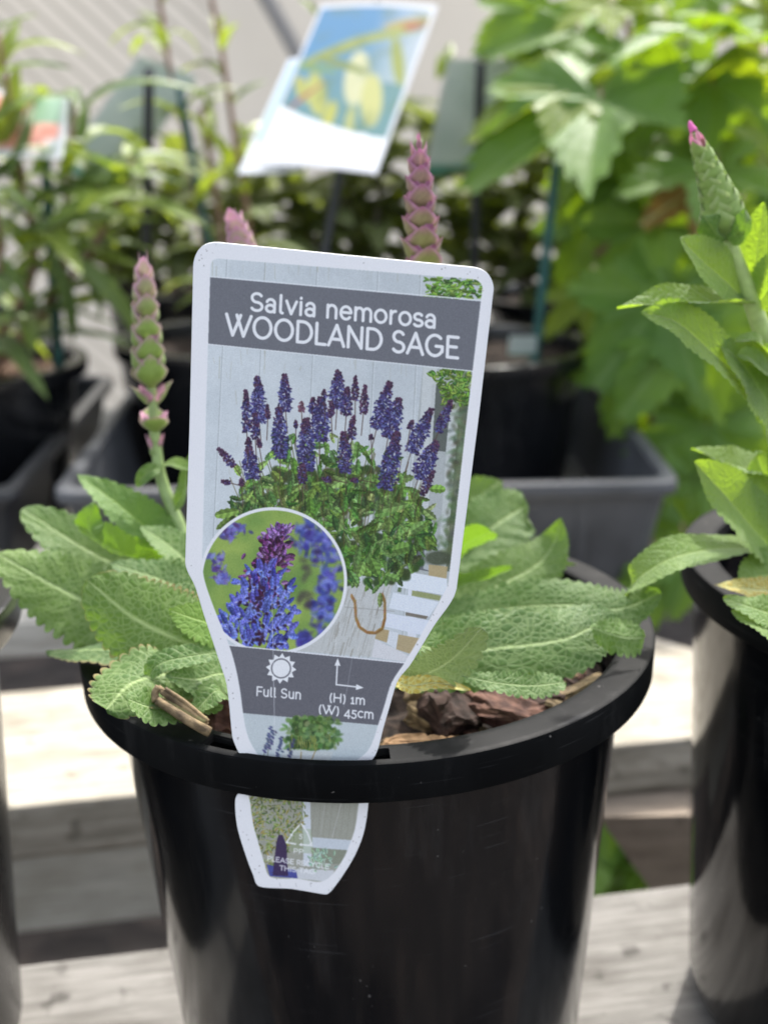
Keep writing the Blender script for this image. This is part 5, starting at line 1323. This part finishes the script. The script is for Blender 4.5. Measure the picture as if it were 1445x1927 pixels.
# ================================================================== plants behind
def make_leaf_mesh(name, L, W, mat, droop, fold, seed, nu=14, nv=3, teeth=0.0, a=.6, b=.8, ntooth=10, wave=.06):
    pts = [Vector((0, 0, 0)), Vector((0, L*.33, L*.06)), Vector((0, L*.68, L*.04-droop*L*.3)), Vector((0, L, -droop*L))]
    V, Fc, UV, MM = leaf_mesh(pts, W, (0, 0, 1), fold=fold, wave=wave, teeth=teeth, ntooth=ntooth, a=a, b=b, nu=nu, nv=nv, seed=seed)
    o = mesh_obj(name, V, Fc, mat, None, True, UV, None, MM); me = o.data; bpy.data.objects.remove(o); return me
def put_leaf(me, root, loc, dirv, up=(0, 0, 1), scale=1.0, mat=None, name='leaf'):
    o = bpy.data.objects.new(name, me); col.objects.link(o)
    y = Vector(dirv).normalized(); z = Vector(up); x = y.cross(z).normalized(); z = x.cross(y)
    m = Matrix((x, y, z)).transposed().to_4x4() @ Matrix.Scale(scale, 4); m.translation = loc
    o.parent = root; o.matrix_world = m
    o.matrix_parent_inverse = Matrix.Translation(root.location).inverted()
    o.location = m.translation; o.rotation_euler = m.to_euler(); o.scale = (scale,)*3
    return o
NAR = [make_leaf_mesh('leaf', .075, .0062, M_NARROW, d, .35, i) for i, d in enumerate((.05, .25, .45, .15))]
NARL = [make_leaf_mesh('leaf', .062, .0068, M_NARROW_L, d, .4, 10+i) for i, d in enumerate((.1, .35, .55))]
DUL = [make_leaf_mesh('leaf', .046, .0085, M_DULL, d, .3, 20+i) for i, d in enumerate((.1, .3, .5))]
def shoot_plant(name, root_loc, stems, leafset, n_per, label, cat, stem_mat, spread=1.0, r=(.003, .0014), scale=(.7, 1.2), zmin=.10, extra=None, tl=None):
    root = empty(name, root_loc)
    for st in stems:
        path = catmull(st, 40); tube('stem', st, r[0], r[1], stem_mat, root, 24, 7)
        az = random.random()*6
        for k in range(n_per):
            t_ = (k+random.random())/n_per; i = int(2+t_*36.9); p = path[i]
            if p.z < zmin: continue
            tv = (path[i]-path[i-1]).normalized(); az += 2.4+random.uniform(-.5, .5)
            out = Vector((math.cos(az), math.sin(az), 0)); dv = (out*spread+tv*random.uniform(.15, .9))
            ls = leafset if not (tl and t_ > .7) else tl
            put_leaf(random.choice(ls), root, p, dv, (0, -.25, 1), random.uniform(*scale)*(1 if t_ < .9 else .7))
    if extra: extra(root)
    tag(root, label, cat); return root
def nar_extra(root):
    # leaves that show large against the cloth and pots
    for (a, b, yy, me, sc, up) in (((90, 425), (262, 345), .44, NARL[0], 1.0, (0, -.6, .8)), ((60, 440), (240, 400), .45, NAR[0], 1.1, (0, -.5, .8)), ((120, 380), (330, 300), .47, NAR[1], 1.2, (0, -.3, .9)), ((150, 400), (290, 330), .43, NARL[1], 1.0, (.3, -.6, .8)),
                                   ((-20, 300), (50, 90), .46, NARL[0], 1.0, (.6, -.6, .3)), ((10, 330), (75, 200), .45, NAR[2], .9, (.6, -.6, .3)), ((60, 330), (140, 180), .48, NAR[0], 1.0, (.6, -.6, .3)), ((-40, 160), (60, 20), .47, NARL[1], 1.0, (.6, -.6, .3)),
                                   ((110, 330), (178, 190), .5, NAR[1], 1.0, (.7, -.6, .3)), ((0, 480), (60, 580), .43, NAR[0], .9, (.3, -.7, .6)), ((90, 470), (150, 640), .47, NAR[3], 1.0, (.5, -.7, .3)), ((130, 480), (290, 640), .46, NAR[1], 1.3, (.4, -.7, .5)),
                                   ((140, 500), (215, 600), .48, NAR[2], .9, (.4, -.7, .5)), ((-10, 350), (100, 410), .42, NAR[2], .9, (0, -.6, .8)), ((-30, 520), (40, 560), .41, NAR[0], .8, (0, -.6, .8))):
        p, q2 = P(*a, yy), P(*b, yy+.01); put_leaf(me, root, p, q2-p, up, (q2-p).length/.072)
shoot_plant('narrow_leaved_shrub', (-.247, .490, .09), [[Vector((-.245, .49, .09)), P(60, 520, .48), P(40, 330, .47), P(-5, 60, .46)], [Vector((-.235, .495, .09)), P(110, 540, .49), P(125, 380, .49), P(140, 180, .50)], [Vector((-.25, .48, .09)), P(0, 520, .46), P(-30, 300, .45), P(-60, 60, .44)], [Vector((-.24, .50, .09)), P(150, 500, .5), P(210, 400, .5), P(250, 300, .5)]],
            NAR+NARL, 21, 'shrub with long narrow grey green leaves in the mulch filled pot at left', 'shrub', M_BROWNSTEM, extra=nar_extra)
def red_extra(root):
    for (a, b, yy, me, up) in (((312, 60), (200, 45), .60, NARL[1], (.1, -.4, .9)), ((312, 60), (260, 15), .60, NARL[0], (.1, -.4, .9)), ((315, 62), (385, 72), .60, NARL[2], (0, -.4, .9)), ((330, 150), (280, 110), .60, DUL[0], (0, -.4, .9)), ((345, 160), (420, 215), .6, NARL[1], (0, -.6, .8)),
                               ((280, 245), (210, 290), .57, NARL[0], (0, -.5, .9)), ((285, 250), (350, 300), .57, NARL[1], (0, -.5, .9)), ((282, 270), (275, 215), .57, NARL[0], (.4, -.8, .3)), ((436, 195), (495, 155), .62, NAR[0], (0, -.4, .9)), ((436, 200), (420, 150), .62, NARL[0], (.4, -.8, .3)),
                               ((440, 230), (480, 300), .62, NARL[2], (.2, -.7, .6)), ((360, 285), (400, 320), .6, NARL[0], (0, -.5, .9)), ((310, 330), (220, 390), .58, NAR[1], (0, -.5, .9)), ((300, 215), (335, 190), .58, NARL[1], (0, -.5, .9)), ((430, 330), (380, 300), .6, NAR[3], (0, -.5, .9)), ((400, 250), (450, 330), .6, NARL[2], (0, -.8, .5)),
                               ((596, 30), (560, -10), .62, NARL[0], (0, -.5, .9)), ((820, 140), (835, 90), .66, NARL[1], (.3, -.7, .4)), ((820, 150), (860, 70), .66, NARL[1], (.3, -.7, .4))):
        p, q2 = P(*a, yy), P(*b, yy+.012); put_leaf(me, root, p, q2-p, up, (q2-p).length/.062)
shoot_plant('red_stemmed_shrub', (-.092, .560, .09), [[Vector((-.10, .56, .09)), P(385, 470, .58), P(350, 260, .59), P(318, 120, .60), P(296, -40, .60)], [Vector((-.085, .565, .09)), P(470, 460, .60), P(440, 250, .61), P(415, 80, .62), P(390, -40, .62)], [Vector((-.09, .57, .09)), P(420, 470, .59), P(400, 330, .60), P(380, 200, .60)]],
            DUL+NARL, 9, 'loose shrub with reddish stems and yellow green leaf tufts behind the white label', 'shrub', M_BROWNSTEM, extra=red_extra, scale=(.5, .9), tl=NARL, r=(.0026, .0016))
shoot_plant('dull_leaved_shrub', (-.020, .700, .09), [[Vector((-.02, .70, .09)), P(700, 450, .70), P(720, 320, .70), P(760, 180, .70)], [Vector((-.03, .70, .09)), P(600, 480, .70), P(560, 380, .70), P(545, 250, .70)], [Vector((-.02, .69, .09)), P(760, 480, .69), P(800, 360, .69), P(830, 230, .69)], [Vector((-.015, .71, .09)), P(660, 460, .71), P(650, 380, .71), P(690, 250, .71)], [Vector((-.025, .70, .09)), P(490, 480, .68), P(460, 400, .68), P(430, 320, .68)]],
            DUL, 26, 'bushy dull olive shrub between the big label and the pink flower spike', 'shrub', M_GREYSTEM, scale=(.9, 1.6))
shoot_plant('dull_leaved_shrub', (.165, .720, .09), [[Vector((.15, .72, .09)), P(930, 480, .72), P(920, 380, .72), P(930, 300, .72)], [Vector((.16, .72, .09)), P(980, 500, .72), P(990, 380, .72), P(1000, 260, .72)], [Vector((.165, .71, .09)), P(1050, 520, .71), P(1080, 420, .71), P(1090, 300, .71)], [Vector((.155, .73, .09)), P(880, 560, .73), P(860, 450, .73), P(850, 380, .73)]],
            DUL, 26, 'bushy dull olive shrub in the back row beside the green stake at right', 'shrub', M_GREYSTEM, scale=(.9, 1.6))
shoot_plant('dull_leaved_shrub', (-.150, .800, .09), [[Vector((-.15, .80, .09)), P(330, 500, .80), P(320, 400, .80), P(330, 300, .80)], [Vector((-.16, .80, .09)), P(230, 520, .80), P(220, 430, .80), P(200, 350, .80)], [Vector((-.15, .81, .09)), P(420, 500, .80), P(430, 400, .80), P(480, 340, .80)], [Vector((-.155, .79, .09)), P(280, 560, .79), P(260, 480, .79), P(250, 420, .79)]],
            DUL, 22, 'bushy dull olive shrub farthest back between the two left stakes', 'shrub', M_GREYSTEM, scale=(1.0, 1.7))

# broad lobed leaves at right
def lobed_mesh(name, S, mat, seed, droop=.25):
    rs = random.Random(seed); n = 140; out = []
    lobes = [(0, 1.0, .34), (R(58), .86, .30), (-R(58), .86, .30), (R(118), .62, .34), (-R(118), .62, .34)]
    for i in range(n):
        th = -math.pi+2*math.pi*i/n
        r = .52
        for a, l_, w_ in lobes:
            d_ = abs((th-a+math.pi) % (2*math.pi)-math.pi)
            r = max(r, l_*(1-.50*min(1, d_/.56)))
        r *= 1+.16*(((i*7) % 10)/9-.5)
        if abs(abs(th)-math.pi) < .28: r *= .35
        out.append((th, r*S))
    V, UV, MM, Fc = [(0, 0, 0)], [(0, 0)], [(0, 0)], []
    rings = (.2, .42, .64, .84, 1.0); ph = rs.random()*6
    for ri, q2 in enumerate(rings):
        for th, r in out:
            x = math.sin(th)*r*q2; y = math.cos(th)*r*q2
            rib = min(abs(((th-a+math.pi) % (2*math.pi))-math.pi) for a, _, _ in lobes)
            z = .12*S*q2*min(1, rib*2.2)-droop*S*q2*q2*(r/S)**2*(1+.6*math.cos(th))+.05*S*q2*math.sin(3*th+ph)
            V.append((x, y, z)); UV.append((q2*.9, min(1, rib*1.7)*(1 if th > 0 else -1))); MM.append((x*1000+seed*50, y*1000))
    for i in range(n):
        j = (i+1) % n; Fc.append((0, 1+j, 1+i))
        for ri in range(4): Fc.append((1+ri*n+i, 1+ri*n+j, 1+(ri+1)*n+j, 1+(ri+1)*n+i))
    Fc = [f[::-1] for f in Fc]
    o = mesh_obj(name, V, Fc, mat, None, True, UV, None, MM); me = o.data
    bm_ = bmesh.new(); bm_.from_mesh(me); bmesh.ops.recalc_face_normals(bm_, faces=bm_.faces)
    if sum(f.normal.z for f in bm_.faces) < 0: bmesh.ops.reverse_faces(bm_, faces=bm_.faces)
    bm_.to_mesh(me); bm_.free()
    bpy.data.objects.remove(o); return me
LOB = [lobed_mesh('leaf', .040, M_VINE, i, d) for i, d in enumerate((.08, .2, .3, .14))]
LOB_BACKLIT = [lobed_mesh('leaf', .040, M_VINE_BACKLIT, 10+i, d) for i, d in enumerate((.15, .4))]
LOBR = [lobed_mesh('leaf', .040, M_RUST, 20, .3)]
vine = empty('lobed_leaf_shrub', (.30, .60, 0.0))
for st in ([Vector((.30, .60, .0)), P(1330, 820, .58), P(1300, 500, .60), P(1220, 200, .62), P(1150, -60, .64)], [Vector((.31, .61, .0)), P(1420, 600, .62), P(1440, 300, .64), P(1400, -60, .66)], [Vector((.30, .60, .0)), P(1250, 560, .60), P(1150, 330, .60), P(1040, 170, .60)], [Vector((.30, .59, .0)), P(1280, 900, .52), P(1230, 800, .47), P(1200, 700, .46)], [P(1300, 500, .60), P(1200, 430, .56), P(1120, 480, .54)]):
    tube('stem', st, .0038, .0018, M_BROWNSTEM, vine, 20, 7)
# leaves that read one by one: attachment pixel, tip pixel, depth, mesh, face
HL = [((1130, 190), (900, 300), .50, LOB[0], (-.1, -.45, .9)), ((1080, 170), (905, 215), .52, LOB_BACKLIT[0], (0, -.4, .9)), ((1200, 120), (1120, 60), .56, LOB[1], (0, -.5, .9)), ((1330, 60), (1190, 75), .50, LOB[0], (-.2, -.1, 1)), ((1400, 70), (1300, 15), .50, LOB[3], (0, -.1, 1)),
      ((1440, 120), (1280, 95), .52, LOB_BACKLIT[1], (0, .35, .9)), ((1280, 150), (1290, 270), .54, LOB[0], (.1, -.85, .5)), ((1340, 160), (1200, 200), .52, LOB[2], (-.1, -.6, .8)), ((1410, 210), (1440, 330), .56, LOB[3], (0, -.85, .4)), ((1180, 230), (1060, 300), .55, LOB[2], (-.1, -.55, .8)),
      ((1230, 420), (1150, 540), .52, LOB[0], (-.1, -.85, .5)), ((1180, 330), (1100, 440), .56, LOB[1], (-.1, -.85, .5)), ((1350, 322), (1195, 338), .485, LOB[3], (0, -.45, .9)), ((1318, 352), (1236, 388), .505, LOBR[0], (.2, -.7, .6)), ((1400, 400), (1440, 480), .57, LOB[1], (0, -.8, .5)),
      ((1250, 560), (1130, 700), .47, LOB[0], (-.1, -.8, .6)), ((1290, 620), (1180, 760), .46, LOB[3], (-.1, -.85, .5)), ((1200, 660), (1160, 800), .47, LOB[1], (-.1, -.85, .5)), ((1330, 700), (1220, 830), .48, LOB[2], (0, -.85, .5)), ((1330, 800), (1300, 960), .46, LOB[0], (0, -.85, .5)),
      ((1310, 900), (1270, 1010), .44, LOB[3], (0, -.8, .5)), ((1300, 1000), (1250, 1090), .40, LOB[1], (0, -.8, .5)), ((1250, 980), (1230, 1060), .42, LOB[2], (0, -.8, .5)), ((1290, 1060), (1270, 1150), .36, LOB[0], (0, -.8, .5)), ((1230, 1080), (1225, 1170), .36, LOB[3], (0, -.8, .5)),
      ((1440, 640), (1360, 780), .5, LOB[2], (0, -.85, .5)), ((1440, 820), (1390, 960), .5, LOB[1], (0, -.85, .5)), ((1090, 60), (960, 40), .60, LOB[2], (-.1, -.6, .8)), ((1010, 20), (910, 80), .62, LOB[3], (-.2, -.8, .5)), ((1060, 110), (980, 190), .60, LOB[1], (-.1, -.8, .5)),
      ((1150, 10), (1060, 30), .58, LOB_BACKLIT[0], (0, -.4, .9)), ((1250, 40), (1180, -20), .58, LOB_BACKLIT[1], (0, -.5, .9)), ((1440, 300), (1400, 240), .54, LOB_BACKLIT[0], (0, -.6, .8)), ((1120, 420), (1060, 520), .58, LOB[2], (-.1, -.85, .5)), ((1100, 560), (1040, 600), .56, LOB_BACKLIT[1], (0, -.7, .7)),
      ((1410, 520), (1340, 560), .58, LOB[0], (0, -.8, .6)), ((1440, 20), (1390, 100), .56, LOB_BACKLIT[1], (0, -.3, .9)), ((1220, 270), (1120, 240), .58, LOB_BACKLIT[0], (0, -.4, .9))]
for (a, b, yy, me, up) in HL:
    p, q2 = P(*a, yy), P(*b, yy-.012); put_leaf(me, vine, p, q2-p, up, (q2-p).length/.040*1.22)
    ax = p+Vector((.004, .03, .012)); tube('leaf_stalk', [ax, (ax+p)/2+Vector((0, 0, .003)), p], .0009, .0008, M_BROWNSTEM, vine, 6, 5)
for k in range(34):
    px_ = random.uniform(1090, 1500); py_ = random.uniform(-60, 1150); yy = random.uniform(.56, .74)
    if px_ < 1140+max(0, (py_-600))*.22: continue
    p = P(px_, py_, yy); dv = Vector((random.uniform(-1, .6), random.uniform(-.8, .2), random.uniform(-1.1, .2)))
    put_leaf(random.choice(LOB+LOB+LOB_BACKLIT[:1]), vine, p, dv, (random.uniform(-.3, .3), -.7, .7), random.uniform(1.2, 1.9))
tag(vine, 'tall shrub with broad lobed green leaves filling the upper right, some backlit-tinted or rusty', 'shrub')
# green weed under the bench
weed = empty('leafy_weed', (.20, .36, GZ))
for k in range(20):
    px_, py_ = random.uniform(1090, 1260), random.uniform(1500, 1720); p = P(px_, py_, .36+random.uniform(-.03, .05))
    dv = Vector((random.uniform(-1, 1), -.5, random.uniform(-.4, .8)))
    put_leaf(random.choice(LOB), weed, p, dv, (0, -.6, .8), random.uniform(.9, 1.4))
tube('stem', [Vector((.20, .36, GZ)), P(1200, 1720, .36), P(1190, 1600, .36)], .004, .002, M_BROWNSTEM, weed, 12, 6)
tag(weed, 'green leafy weed growing below the bench behind the front pot', 'weed')
